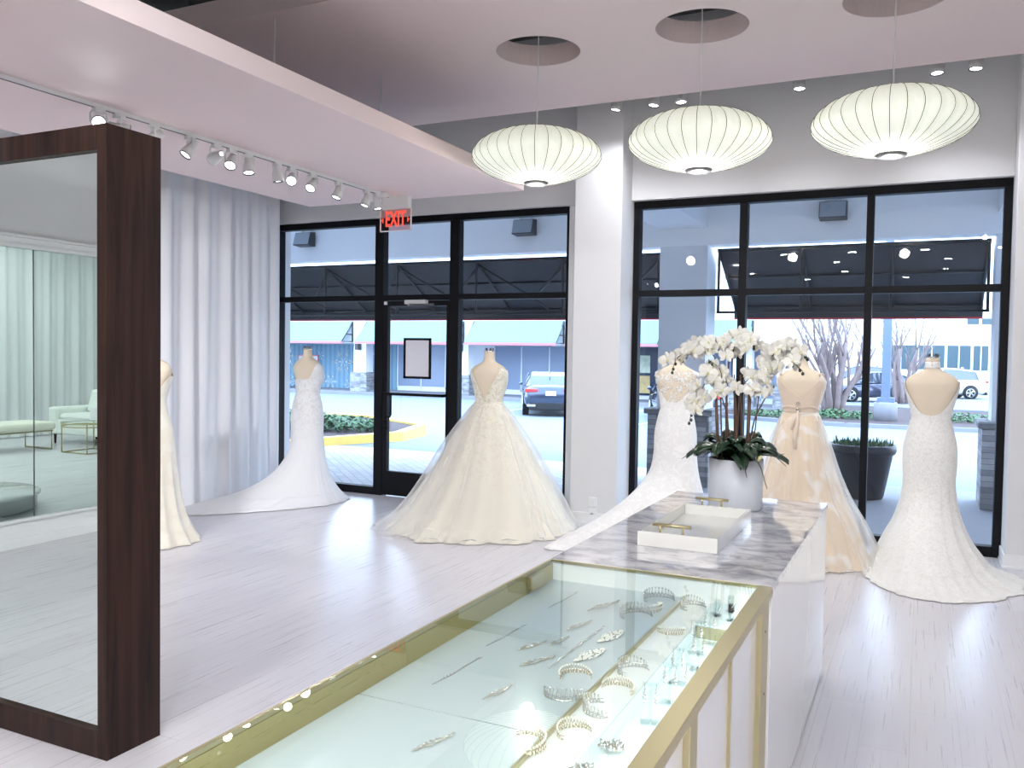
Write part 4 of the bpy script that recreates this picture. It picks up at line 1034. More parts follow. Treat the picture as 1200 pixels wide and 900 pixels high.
# sprays given as points (x, y, z) from the pot centre at the counter top
def spray_line(pts, nfl, rbase=.004, mt='stemo', fl=(.45,1.0), buds=2):
    g = G(); P = [Vector((p[0]*.96, p[1], p[2] if i == 0 else p[2]*.935)) for i, p in enumerate(pts)]; out = []
    for i in range(len(P)-1):
        for q in range(6):
            u = q/6; p0 = P[max(i-1,0)]; p1 = P[i]; p2 = P[i+1]; p3 = P[min(i+2,len(P)-1)]
            out.append(.5*((2*p1)+(-p0+p2)*u+(2*p0-5*p1+4*p2-p3)*u*u+(-p0+3*p1-3*p2+p3)*u**3))
    out.append(P[-1]); n = len(out)
    g.tube(out, [rbase*(1-.65*k/n) for k in range(n)], 7)
    for b in range(buds):
        k = n-1-b*2; p = out[k]+Vector((ro.uniform(-.004,.004),0,-.010)); g.tube([out[k], p], .0012, 5); 
    g.build('stem', M[mt], t)
    g = G()
    for b in range(buds):
        k = n-1-b*2; p = out[k]+Vector((ro.uniform(-.006,.006),0,-.012)); g.ball(p, .0075, 8, (1,1,1.2))
    if buds: g.build('bud', M['leafo'], t)
    nfl = int(nfl*1.4)
    for q in range(nfl):
        u = fl[0]+(fl[1]-fl[0])*(q+.3)/nfl; k = min(n-2, int(u*(n-1))); side = 1 if q % 2 else -1
        p = out[k]+Vector((side*.024+ro.uniform(-.012,.012), ro.uniform(-.05,.03), ro.uniform(-.026,.020)))
        put_flower(p, (ro.uniform(-.5,.35), ro.uniform(-.6,.6), ro.uniform(-.9,.9)), ro.uniform(.82,1.12))
b0 = ph_-.03
spray_line([(-.06,-.03,b0),(-.08,0,.48),(-.09,.0,.66),(-.12,-.02,.78),(-.20,-.04,.81),(-.29,-.05,.77),(-.32,-.05,.70)], 8, fl=(.55,.92), buds=3)
spray_line([(-.05,.02,b0),(-.06,.02,.50),(-.05,.0,.70),(-.05,.0,.82),(-.12,-.02,.85),(-.20,-.03,.83),(-.27,-.03,.76)], 8, fl=(.5,.9))
spray_line([(-.03,0,b0),(-.05,.0,.45),(-.06,0,.60),(-.09,0,.68),(-.14,-.02,.66),(-.18,-.03,.59),(-.21,-.05,.51),(-.225,-.05,.44)], 9, fl=(.45,.92), buds=3)
spray_line([(0,-.02,b0),(-.01,0,.50),(-.03,0,.70),(-.02,0,.84),(.03,0,.87),(.08,-.01,.83)], 8, fl=(.5,1.0))
spray_line([(.03,0,b0),(.02,0,.5),(.02,0,.62),(.08,0,.68),(.16,-.02,.72),(.24,-.03,.76),(.31,-.04,.71)], 9, fl=(.5,.9), buds=3)
spray_line([(.05,.02,b0),(.08,.02,.45),(.14,.02,.60),(.15,.0,.75),(.20,-.01,.82),(.27,-.03,.82),(.33,-.04,.78)], 8, fl=(.55,.92), buds=3)
spray_line([(-.04,.03,b0),(-.05,.02,.45),(-.08,0,.58),(-.08,-.03,.70),(-.14,-.04,.76)], 5, fl=(.55,.95))
spray_line([(.01,-.03,b0),(.0,-.02,.5),(-.01,-.02,.62),(.04,-.03,.60),(.11,-.03,.61),(.17,-.03,.64)], 7, fl=(.5,1.0))
for k, (x0, x1, r) in enumerate(((-.075,-.098,.0075),(.055,.060,.0085),(-.03,-.055,.004),(.0,.012,.004),(.025,.012,.0035),(-.01,-.022,.0035),(.07,.10,.003))):
    g = G(); g.cyl((x0,-.04+.02*k*.5,b0),(x1,-.03+.01*k,.56 if k < 2 else .64), r, 8); g.build('support_stick', M['stemo'], t)
g = G()
for q in range(7): g.ball((.115+ro.uniform(-.012,.012), -.07+ro.uniform(-.01,.01), ph_+.015+ro.uniform(-.008,.01)), .009, 8)
g.build('yellow_flower', M['lip'], t)

# ================================================================== outside
M['concrete'] = mat('pale_concrete', (.215,.215,.24), .8, bump=.1, bscale=40, var=.06)
M['asphalt'] = mat('blue_grey_asphalt', (.18,.205,.23), .9, bump=.1, bscale=80, var=.10, vscale=1.2)  # blue-grey base colour, mottled by noise
M['stucco'] = mat('white_stucco', (.74,.76,.80), .8, bump=.06, bscale=90)
M['cstucco'] = mat('pale_canopy_stucco', (.90,.91,.93), .8)
M['awn'] = mat('charcoal_awning_canvas', (.028,.030,.036), .8, bump=.05, bscale=60)
M['red'] = mat('red_awning_piping', (.45,.02,.03), .6)
M['pinkred'] = mat('faded_red_piping', (.75,.16,.18), .6)
M['steel'] = mat('painted_steel_tube', (.012,.012,.015), .5)
M['teal'] = mat('pale_teal_canvas', (.155,.255,.27), .8)
M['yellow'] = mat('yellow_curb_paint', (.75,.52,.12), .7, var=.12)
M['mulch'] = mat('bark_mulch', (.055,.035,.035), .95, bump=.8, bscale=30, var=.4, vscale=25)
M['hedge'] = mat('ground_cover_leaves', (.05,.12,.045), .7, var=.5, vscale=20)
M['bark'] = mat('pale_crepe_myrtle_bark', (.20,.15,.145), .7, bump=.3, bscale=12, var=.22, vscale=5)
M['floodb'] = mat('bronze_housing', (.05,.05,.055), .5)
M['floodg'] = mat('flood_lens', (.34,.38,.42), .5)
M['potd'] = mat('dark_resin_planter', (.012,.013,.020), .5)
M['poleb'] = mat('blue_grey_pole', (.10,.14,.24), .5)
M['glaz'] = mat('distant_glazing', (.035,.07,.09), .3)
M['tyre'] = mat('tyre_rubber', (.012,.012,.014), .8)
M['rim'] = mat('alloy_wheel', (.6,.6,.62), .3, .8)
M['carglass'] = mat('car_glass', (.05,.07,.10), .05, coat=1)
M['tail'] = mat('tail_lamp', (.55,.03,.03), .2, coat=.6)
M['plate'] = mat('licence_plate', (.75,.75,.72), .5)
def stone_mat():
    m, nt, b = nm('stacked_ledge_stone'); tc = N(nt, 'ShaderNodeTexCoord'); geo = N(nt, 'ShaderNodeSeparateXYZ'); nt.links.new(tc.outputs['Object'], geo.inputs[0])
    ad = N(nt, 'ShaderNodeMath', operation='ADD'); nt.links.new(geo.outputs[0], ad.inputs[0]); nt.links.new(geo.outputs[1], ad.inputs[1])
    cb = N(nt, 'ShaderNodeCombineXYZ'); nt.links.new(ad.outputs[0], cb.inputs[0]); nt.links.new(geo.outputs[2], cb.inputs[1])
    br = N(nt, 'ShaderNodeTexBrick'); br.inputs['Scale'].default_value = 1; br.inputs['Brick Width'].default_value = .21; br.inputs['Row Height'].default_value = .062; br.squash = 1.6
    br.inputs['Mortar Size'].default_value = .003; br.inputs['Color1'].default_value = (.13,.135,.15,1); br.inputs['Color2'].default_value = (.46,.47,.50,1); br.inputs['Mortar'].default_value = (.07,.07,.09,1)
    nt.links.new(cb.outputs[0], br.inputs['Vector']); nz = N(nt, 'ShaderNodeTexNoise'); nz.inputs['Scale'].default_value = 7; nt.links.new(tc.outputs['Object'], nz.inputs[0])
    mx = N(nt, 'ShaderNodeMixRGB', blend_type='MULTIPLY'); mx.inputs[0].default_value = .7; nt.links.new(br.outputs[0], mx.inputs[1]); nt.links.new(nz.outputs[0], mx.inputs[2])
    mg = N(nt, 'ShaderNodeMixRGB', blend_type='ADD'); mg.inputs[0].default_value = .25; nt.links.new(mx.outputs[0], mg.inputs[1]); mg.inputs[2].default_value = (.28,.28,.29,1)
    nt.links.new(mg.outputs[0], b.inputs['Base Color']); b.inputs['Roughness'].default_value = .85
    bp = N(nt, 'ShaderNodeBump'); bp.inputs['Strength'].default_value = .7; bp.inputs['Distance'].default_value = .02; sub = N(nt, 'ShaderNodeMath', operation='SUBTRACT')
    nt.links.new(nz.outputs[0], sub.inputs[0]); nt.links.new(br.outputs['Fac'], sub.inputs[1]); nt.links.new(sub.outputs[0], bp.inputs['Height']); nt.links.new(bp.outputs[0], b.inputs['Normal'])
    return m
M['stone'] = stone_mat()
def paver_mat():
    m, nt, b = nm('herringbone_pavers'); tc = N(nt, 'ShaderNodeTexCoord'); mp = N(nt, 'ShaderNodeMapping'); mp.inputs['Rotation'].default_value = (0,0,R(45)); nt.links.new(tc.outputs['Object'], mp.inputs[0])
    br = N(nt, 'ShaderNodeTexBrick'); br.inputs['Scale'].default_value = 1; br.inputs['Brick Width'].default_value = .22; br.inputs['Row Height'].default_value = .11; br.inputs['Mortar Size'].default_value = .006
    br.inputs['Color1'].default_value = (.50,.48,.50,1); br.inputs['Color2'].default_value = (.60,.58,.60,1); br.inputs['Mortar'].default_value = (.30,.32,.38,1); nt.links.new(mp.outputs[0], br.inputs['Vector'])
    nt.links.new(br.outputs[0], b.inputs['Base Color']); b.inputs['Roughness'].default_value = .8; return m
M['paver'] = paver_mat()

g = G(); g.box((-34,8.1,-.12),(-2.4,11.9,-.02)); struct(g.build('walkway_pavers', M['paver']))
g = G(); g.box((-2.4,8.1,-.12),(20,11.9,-.02)); g.box((XL,7.95,-.12),(XR,8.1,-.004)); struct(g.build('walkway_concrete', M['concrete']))
g = G(); P = [(11.9,-.025),(13.0,-.04),(24,-.45),(120,-.45),(120,-.6),(11.9,-.6)]; g.prism([(a,b) for a, b in P], 'x', -70, 60); struct(g.build('parking_lot', M['asphalt']))
for k, (a, b) in enumerate((((-13.6,26.0),(-13.2,31.5)),((-9.9,24.9),(-9.4,31.0)),((-7.6,24.5),(-7.1,31.2)))):
    g = G(); v = [(a[0],a[1],-.448),(a[0]+.11,a[1],-.448),(b[0]+.11,b[1],-.448),(b[0],b[1],-.448)]; v2 = [(p[0],p[1],-.442) for p in v]
    g.add(v+v2, [(4,5,6,7),(0,1,5,4),(1,2,6,5),(2,3,7,6),(3,0,4,7)]); o = g.build('parking_line', M['stucco']); tag(o, ['white painted bay line left of the dark car with its tail to the window','white painted bay line just right of the dark car','white painted bay line, farthest right of three'][k], 'road marking', 'bay lines')
# canopy over the walkway
BY = 10.6
g = G(); g.box((-34,8.1,3.95),(20,10.86,4.15)); struct(g.build('canopy_ceiling', M['cstucco']))
g = G(); g.box((-34,BY,2.965),(20,10.86,3.95)); struct(g.build('canopy_beam', M['cstucco']))
g = G(); g.box((-34,8.1,0),(XL,8.25,3.95)); g.box((XR,8.1,0),(20,8.25,3.95)); struct(g.build('shopfront_wall', M['stucco']))
g = G(); g.box((-34,8.1,4.15),(20,10.86,6.0)); struct(g.build('canopy_parapet', M['stucco']))
for x0, x1, lb in ((-3.02,-2.42,'left'),(.70,1.32,'right')):
    g = G(); g.box((x0,8.1,3.18),(x1,BY,3.95)); struct(g.build('canopy_cross_beam', M['stucco']))
    t = thing('canopy_column', 'white square canopy column with stone base outside, ' + ('behind the orchid' if lb == 'left' else 'at the right edge of the right window'), 'column', ((x0+x1)/2,10.85,-.02))
    g = G(); g.box((x0,BY+.001,-.02),(x1,11.1,2.965)); g.build('shaft', M['stucco'], t)
    g = G(); g.box((x0-.09,BY-.11,-.02),(x1+.09,11.2,.86)); g.build('stone_base', M['stone'], t, bevel=.01)
    g = G(); g.box((x0-.13,BY-.15,.86),(x1+.13,11.24,.93)); g.build('cap_stone', M['stone'], t, bevel=.012)
for xc, lb in ((-11.0,'far left, past the sheer curtain'),(-7.1,'hidden'),):
    if lb == 'hidden': continue
    t = thing('canopy_column', 'white square canopy column outside, ' + lb, 'column', (xc,10.85,-.02))
    g = G(); g.box((xc-.3,BY+.001,-.02),(xc+.3,11.1,2.965)); g.build('shaft', M['stucco'], t)
    g = G(); g.box((xc-.39,BY-.11,-.02),(xc+.39,11.2,.86)); g.build('stone_base', M['stone'], t, bevel=.01)
# flood lights on the beam
def flood(x, rz, lb):
    t = thing('flood_light', lb, 'flood light', (x,BY-.005,3.28), rz, 'flood lights on the beam', local=True)
    g = G(); g.prism([(-.02,-.10),(-.19,-.085),(-.13,.11),(-.02,.12)], 'x', -.15, .15); g.build('housing', M['floodb'], t, bevel=.006)
    g = G(); g.m = Matrix.Translation((0,-.165,.012)) @ Matrix.Rotation(R(-17),4,'X'); g.box((-.138,-.008,-.088),(.138,.004,.09)); g.build('lens', M['floodg'], t)
    g = G(); g.box((-.09,-.05,.12),(-.075,.0,.15)); g.box((.075,-.05,.12),(.09,0,.15)); g.tube([(-.11,-.03,.15),(-.04,-.03,.155),(.04,-.03,.155),(.11,-.03,.15)], .006, 6); g.build('bracket', M['fixture'], t)
flood(-8.58, 0, 'bronze flood light on the white canopy beam outside, seen through the left window bay')
flood(-4.87, 0, 'bronze flood light on the white canopy beam outside, right of the shop door')
flood(-.965, 0, 'bronze flood light on the white canopy beam outside, seen through the right window')
# charcoal awnings
def awning(x0, x1, lb, n, zig=False, zt=2.95):
    t = thing('awning', lb, 'awning', ((x0+x1)/2,11.15,2.2))
    y0, y1, zf, zv = 10.88, 12.05, 2.30, 2.11
    g = G(); g.prism([(y0,zt),(y1,zf),(y1,zv),(y1-.008,zv),(y1-.008,zf-.004),(y0,zt-.008)], 'x', x0, x1); g.build('canvas', M['awn'], t)
    g = G(); g.box((x0,y1-.012,zv),(x1,y1+.004,zv+.022)); g.build('red_piping', M['red'], t)
    g = G()
    for z, y in ((zt-.03,y0+.02),(zf-.03,y1-.03),(zv+.04,y0+.02),(zf+.33,y0+.52)): g.tube([(x0,y,z),(x1,y,z)], .016, 6)
    g.build('frame_bar', M['steel'], t)
    for k in range(n+1):
        x = x0+.02+(x1-x0-.04)*k/n; g = G()
        g.tube([(x,y0+.02,zt-.03),(x,y1-.03,zf-.03)], .018, 6); g.tube([(x,y0+.02,zt-.03),(x,y0+.02,zv+.04)], .018, 6); g.tube([(x,y0+.02,zv+.04),(x,y1-.03,zv+.10)], .018, 6); g.tube([(x,y1-.03,zf-.03),(x,y1-.03,zv+.1)], .016, 6)
        if zig and k < n:
            x2 = x0+.02+(x1-x0-.04)*(k+1)/n; xm = (x+x2)/2
            g.tube([(x,y0+.1,zt-.08),(xm,y0+.55,zf+.1)], .018, 6); g.tube([(xm,y0+.55,zf+.1),(x2,y0+.1,zt-.08)], .018, 6); g.tube([(xm,y0+.55,zf+.1),(xm,y1-.05,zf-.03)], .012, 6); g.tube([(x,y0+.02,zv+.05),(xm,y1-.1,zf-.03)], .012, 6)
        g.build('awning_rib', M['steel'], t)
awning(-2.36,.665,'charcoal canvas awning with a red lower edge outside the right window', 3)
awning(-11.2,-3.10,'charcoal canvas awning on a zigzag steel frame outside the left window and the door', 6, True, 2.93)

# planter
t = thing('planter', 'large round dark planter with low plants on the walkway behind the champagne dress', 'planter', (-.60,10.72,-.02), local=True)
g = G(); g.lathe([(0,0),(.235,0),(.25,.03),(.30,.30),(.335,.50),(.345,.515),(.36,.52),(.375,.56),(.37,.62),(.345,.625),(.335,.58),(0,.57)], n=40, close=False); g.build('pot', M['potd'], t)
g = G(); rp = random.Random(3)
for k in range(260):
    a = rp.random()*6.28; r = .33*math.sqrt(rp.random()); x, y = r*math.cos(a), r*math.sin(a); h = .04+.09*rp.random(); b = rp.random()*6.28
    p = Vector((x,y,.58)); q = p+Vector((.04*math.cos(b),.04*math.sin(b),h)); s_ = Vector((-.012*math.sin(b),.012*math.cos(b),0))
    g.add([p, (p+q)/2+s_, q, (p+q)/2-s_], [(0,1,2,3)])
g.build('small_plants', M['hedge'], t)
# yellow curb and planting bed outside the left window
g = G(); bed = [(-14.8,13.0),(-9.42,11.05),(-8.75,13.3),(-9.3,15.0),(-11.5,16.3),(-15.5,16.0)]
def ring_prism(poly, z0, z1): 
    g = G(); g.prism(poly, 'z', z0, z1); return g
tag(ring_prism(bed, -.3, .08).build('planting_bed', M['mulch']), 'bark mulch bed behind the yellow curb outside the left window', 'planting bed')
g = G(); 
for i in range(5):
    a = Vector((*bed[i],0)); b = Vector((*bed[i+1],0)); d_ = (b-a).normalized(); nrm = Vector((d_.y,-d_.x,0))*.17
    v = [a-d_*.05, b+d_*.05, b+d_*.05+nrm, a-d_*.05+nrm]; g.add([(p.x,p.y,-.3) for p in v]+[(p.x,p.y,.12) for p in v], [(0,3,2,1),(4,5,6,7),(0,1,5,4),(1,2,6,5),(2,3,7,6),(3,0,4,7)])
tag(g.build('curb', M['yellow']), 'yellow painted curb around the mulch bed outside the left window', 'curb')
def groundcover(cx, cy, rx, ry, z, n, lb, nme='low_shrub', h=.28, rz=0, seed=1, mt='hedge'):
    rp = random.Random(seed); g = G(); c, s = math.cos(rz), math.sin(rz)
    for k in range(n):
        a = rp.random()*6.28; r = math.sqrt(rp.random()); x = rx*r*math.cos(a); y = ry*r*math.sin(a); x, y = cx+c*x-s*y, cy+s*x+c*y
        b = rp.random()*6.28; L = .07+.06*rp.random(); zz = z+h*rp.random()*(1-.5*r); q = Vector((math.cos(b)*L, math.sin(b)*L, L*.5)); p = Vector((x,y,zz)); s_ = Vector((-math.sin(b)*L*.35, math.cos(b)*L*.35, 0))
        g.add([p, p+q*.5+s_, p+q, p+q*.5-s_], [(0,1,2,3)])
        if k % 4 == 0: g.tube([(x,y,z),(x,y,zz)], .006, 4)
    tag(g.build(nme, M[mt]), lb, 'shrub')
groundcover(-10.2,13.5,1.0,.8,.08,900,'low green ground cover in the mulch bed, nearest the door', seed=2)
groundcover(-11.9,14.1,.9,.9,.08,900,'low green ground cover in the mulch bed, nearest the sheer curtain', seed=4)

# parking island with trees
isl = [(-7.0,30.2),(-5.9,29.2),(-4,28.3),(-2.0,27.7),(1.5,27.9),(4,29.5),(5,33),(3,38),(-3.4,38.5),(-3.9,33.9),(-6.4,33.6)]
tag(ring_prism(isl, -.5, -.40).build('planting_bed', M['mulch']), 'bark mulch parking island around the bare trees and the lamp post', 'planting bed')
g = G()
for i in range(len(isl)):
    a = Vector((*isl[i],0)); b = Vector((*isl[(i+1)%len(isl)],0)); d_ = (b-a).normalized(); nrm = Vector((d_.y,-d_.x,0))*.18
    v = [a-d_*.05, b+d_*.05, b+d_*.05+nrm, a-d_*.05+nrm]; g.add([(p.x,p.y,-.5) for p in v]+[(p.x,p.y,-.33) for p in v], [(0,3,2,1),(4,5,6,7),(0,1,5,4),(1,2,6,5),(2,3,7,6),(3,0,4,7)])
tag(g.build('curb', M['concrete']), 'pale concrete curb around the parking island', 'curb')
groundcover(-4.3,30.2,1.4,.9,-.40,700,'low ground cover on the parking island left of the thick tree', seed=6)
groundcover(-2.5,31.2,1.3,1.2,-.40,800,'low ground cover on the parking island right of the thick tree', seed=7)
groundcover(1.2,32.0,1.4,1.2,-.40,700,'low ground cover on the parking island right of the lamp post', seed=8)
def bare_tree(x, y, z, s, lb, seed, n=8):
    rt = random.Random(seed); t = thing('bare_tree', lb, 'tree', (x,y,z), local=True); g = G()
    def br(p, d, L, r, dep):
        pts = [p]; rr = [r]; q = p; dd = d.copy()
        for k in range(5):
            dd = (dd + Vector((rt.uniform(-.16,.16), rt.uniform(-.16,.16), .05))).normalized(); q = q + dd*L/5; pts.append(q); rr.append(r*(1-.5*(k+1)/5))
        (g if dep < 2 else g2).tube(pts, rr, 7 if dep < 2 else 5)
        if dep < 4:
            for k in range(3 if dep else 3):
                i = rt.choice((2,3,4,5)); a = rt.uniform(0,6.28); nd = (dd + Vector((math.cos(a)*.55, math.sin(a)*.55, rt.uniform(.0,.4)))).normalized()
                br(pts[i], nd, L*rt.uniform(.55,.8), rr[i]*.62, dep+1)
    g2 = G()
    for k in range(n):
        a = 2*PI*k/n+rt.uniform(-.3,.3); br(Vector((math.cos(a)*.22*s, math.sin(a)*.22*s, 0)), Vector((math.cos(a)*.20, math.sin(a)*.20, 1)).normalized(), 2.6*s, .12*s, 0)
    g.build('trunk', M['bark'], t); g2.build('branches', M['bark'], t)
bare_tree(-2.85,32.5,-.45,1.02,'bare multi-stemmed tree with a thick pale trunk, nearer the champagne dress', 5)
bare_tree(-.85,44.0,-.45,1.0,'smaller bare tree right of the lamp post', 9, 5)
t = thing('lamp_post', 'blue-grey square lamp post on a concrete footing in the parking island', 'lamp post', (-1.02,30.5,-.45))
g = G(); g.lathe([(0,0),(.36,0),(.36,.62),(.33,.66),(0,.66)], (-1.02,30.5,-.45), 28, close=False); g.build('footing', M['concrete'], t)
g = G(); g.box((-1.28,30.24,.21),(-.76,30.76,.36)); g.build('base_plate', M['poleb'], t); g = G(); g.box((-1.16,30.36,.36),(-.90,30.62,8)); g.build('pole', M['poleb'], t)
g = G(); g.box((-1.9,30.40,7.7),(-.2,30.58,7.8)); g.build('lamp_arm', M['poleb'], t)

# strip of shops across the lot
FY = 34.5
t = thing('shop_building', 'long white shop building with pale teal awnings across the parking lot', 'building', (-18,37,-.45))
g = G(); g.box((-48,36.8,-.45),(-4.3,44,7.5)); g.box((-48,FY,2.0),(-4.3,36.8,7.5)); g.build('wall', M['stucco'], t)
g = G(); g.box((-48,FY-.3,-.45),(-4.3,36.8,-.33)); g.build('pavement', M['concrete'], t)
for xc in (-36,-30.4,-24.75,-19.1,-13.6,-9.3,-6.4,-4.75):
    wd = .32 if xc > -5 else .36; g = G(); g.box((xc-wd,FY,-.33),(xc+wd,FY+.6,2.0)); o = g.build('column', M['stucco'], t)
    g = G(); g.box((xc-wd-.12,FY-.12,-.33),(xc+wd+.12,FY+.7,.60)); g.build('stone_base', M['stone'], o)
    g = G(); g.box((xc-.08,FY-.32,1.68),(xc+.10,FY-.02,1.98)); g.build('wall_lamp', M['floodb'], o)
M['winblue'] = mat('blue_grey_shop_glass', (.24,.30,.42), .35)
M['windark'] = mat('dark_shop_glass', (.02,.03,.06), .15)
for (a, b) in ((-24.0,-19.8),(-18.5,-14.2),(-8.9,-4.6)):
    g = G(); g.box((a,36.74,-.2),(b,36.79,1.95)); o = g.build('shop_window', M['winblue'], t)
    g = G(); 
    for k in range(4): xx = a+(b-a)*k/3; g.box((xx-.03,36.70,-.2),(xx+.03,36.75,1.95))
    g.box((a,36.70,-.33),(b,36.75,-.1)); g.build('window_mullions', M['stucco'], o)
g = G(); g.box((-13.0,36.74,-.15),(-9.8,36.79,1.97)); o = g.build('shop_window', M['windark'], t); o['label'] = 'dark shop window with two posters'
M['poster_a'] = mat('pale_green_poster', (.62,.68,.50), .5, var=.5, vscale=4); M['poster_b'] = mat('orange_autumn_poster', (.70,.46,.20), .5, var=.6, vscale=3)
g = G(); g.box((-11.45,36.70,.85),(-10.80,36.735,1.62)); o2 = g.build('poster', M['poster_a'], o); o2['label'] = 'upper poster in pale green'
g = G(); g.box((-11.45,36.70,-.05),(-10.80,36.735,.72)); o2 = g.build('poster', M['poster_b'], o); o2['label'] = 'lower poster in orange'
def stripe_mat():
    m, nt, b = nm('blue_striped_panel'); tc = N(nt, 'ShaderNodeTexCoord'); sp = N(nt, 'ShaderNodeSeparateXYZ'); nt.links.new(tc.outputs['Object'], sp.inputs[0])
    mu = N(nt, 'ShaderNodeMath', operation='MULTIPLY'); mu.inputs[1].default_value = 21; nt.links.new(sp.outputs[0], mu.inputs[0]); si = N(nt, 'ShaderNodeMath', operation='SINE'); nt.links.new(mu.outputs[0], si.inputs[0])
    ra = N(nt, 'ShaderNodeMapRange'); ra.inputs[1].default_value = -.3; ra.inputs[2].default_value = .3; nt.links.new(si.outputs[0], ra.inputs[0])
    mx = N(nt, 'ShaderNodeMixRGB'); mx.inputs[1].default_value = (.10,.23,.36,1); mx.inputs[2].default_value = (.18,.34,.44,1); nt.links.new(ra.outputs[0], mx.inputs[0]); nt.links.new(mx.outputs[0], b.inputs['Base Color']); return m
g = G(); g.box((-35,36.74,-.45),(-24.05,36.79,1.96)); o = g.build('striped_panel', stripe_mat(), t)
M['snow'] = mat('pale_snowflake', (.70,.80,.84), .6)
def flake(cx, cz, r):
    g = G()
    for k in range(6):
        a = PI*k/3; d_ = Vector((math.cos(a),0,math.sin(a))); s_ = Vector((-math.sin(a),0,math.cos(a))); c = Vector((cx,36.715,cz))
        for (u0,u1,w_) in ((0,1,.05),(.35,.8,.14)):
            p = c+d_*r*u0; q = c+d_*r*u1; m_ = (p+q)/2; f = [p, m_+s_*r*w_, q, m_-s_*r*w_]; g.add([tuple(x) for x in f]+[tuple(x+Vector((0,.02,0))) for x in f], [(0,1,2,3),(7,6,5,4),(0,4,5,1),(1,5,6,2),(2,6,7,3),(3,7,4,0)])
    g.build('snowflake', M['snow'], o)
for c in ((-31.1,1.3,.55),(-30.6,-.1,.5),(-28.9,1.35,.30),(-27.4,1.05,.75),(-28.2,.0,.5),(-27.0,-.15,.45),(-25.2,1.5,.35),(-25.3,.2,.45),(-26.4,.4,.3),(-29.8,.6,.3)): flake(*c)
g = G(); g.box((-30.3,36.66,.75),(-29.0,36.73,1.35)); o2 = g.build('shop_sign_board', M['stucco'], t); g = G()
for a, b in (((-30.33,.72),(-28.97,.77)),((-30.33,1.33),(-28.97,1.38)),((-30.33,.72),(-30.28,1.38)),((-29.02,.72),(-28.97,1.38))): g.box((a[0],36.64,a[1]),(b[0],36.68,b[1]))
g.build('sign_border', M['pinkred'], o2)
for k, (a, b) in enumerate(((-36.2,-25.15),(-24.35,-18.95),(-18.45,-14.0),(-13.6,-9.6),(-9.2,-6.0))):
    t = thing('awning', ['pale teal awning across the lot above the blue snowflake shopfront','pale teal awning across the lot seen through the glass door','pale teal awning across the lot above the parked dark car','pale teal awning across the lot left of the canopy column','pale teal awning across the lot behind the orchid'][k], 'awning', ((a+b)/2,FY,2.0), 0, 'teal awnings across the lot')
    y0, y1, z0, z1 = FY-.02, FY-.95, 3.08, 2.13
    g = G(); g.prism([(y0,z0),(y1,z1),(y1,z1-.10),(y1+.02,z1-.10),(y1+.02,z1-.01),(y0,z0-.03)], 'x', a, b); g.build('canvas', M['teal'], t)
    g = G(); g.box((a,y1-.02,z1-.15),(b,y1+.03,z1-.05)); g.build('red_piping', M['pinkred'], t)
    for xx in (a+.03, b-.03):
        g = G(); g.tube([(xx,y0,z0-.04),(xx,y1+.03,z1-.05),(xx,y0,z1-.05),(xx,y0,z0-.04)], .045, 6); g.tube([(xx,y0,z1+.3),(xx,y1+.4,z1+.3)], .03, 6); g.build('end_frame', M['steel'], t)
# far white building behind the trees
t = thing('office_building', 'large distant white building with a long glazed ground floor behind the parked cars', 'building', (6,78,-.45))
g = G(); g.box((-12,75,-.45),(34,90,14)); g.build('wall', M['stucco'], t)
for (a, b) in ((-2.6,-.4),(-.2,1.6),(1.8,3.4),(3.6,4.6)):
    g = G(); g.box((a-.9+.9,74.9,.9),(b,74.99,2.8)); o = g.build('glazing', M['glaz'], t)
    g = G(); 
    for k in range(1): xx = a+(b-a)*.5; g.box((xx-.04,74.84,.9),(xx+.04,74.9,2.8))
    g.build('glazing_bars', M['stucco'], o)
for a in (3.1,4.1): g = G(); g.box((a,74.9,4.45),(a+.8,74.99,4.9)); g.build('upper_window', M['glaz'], t)

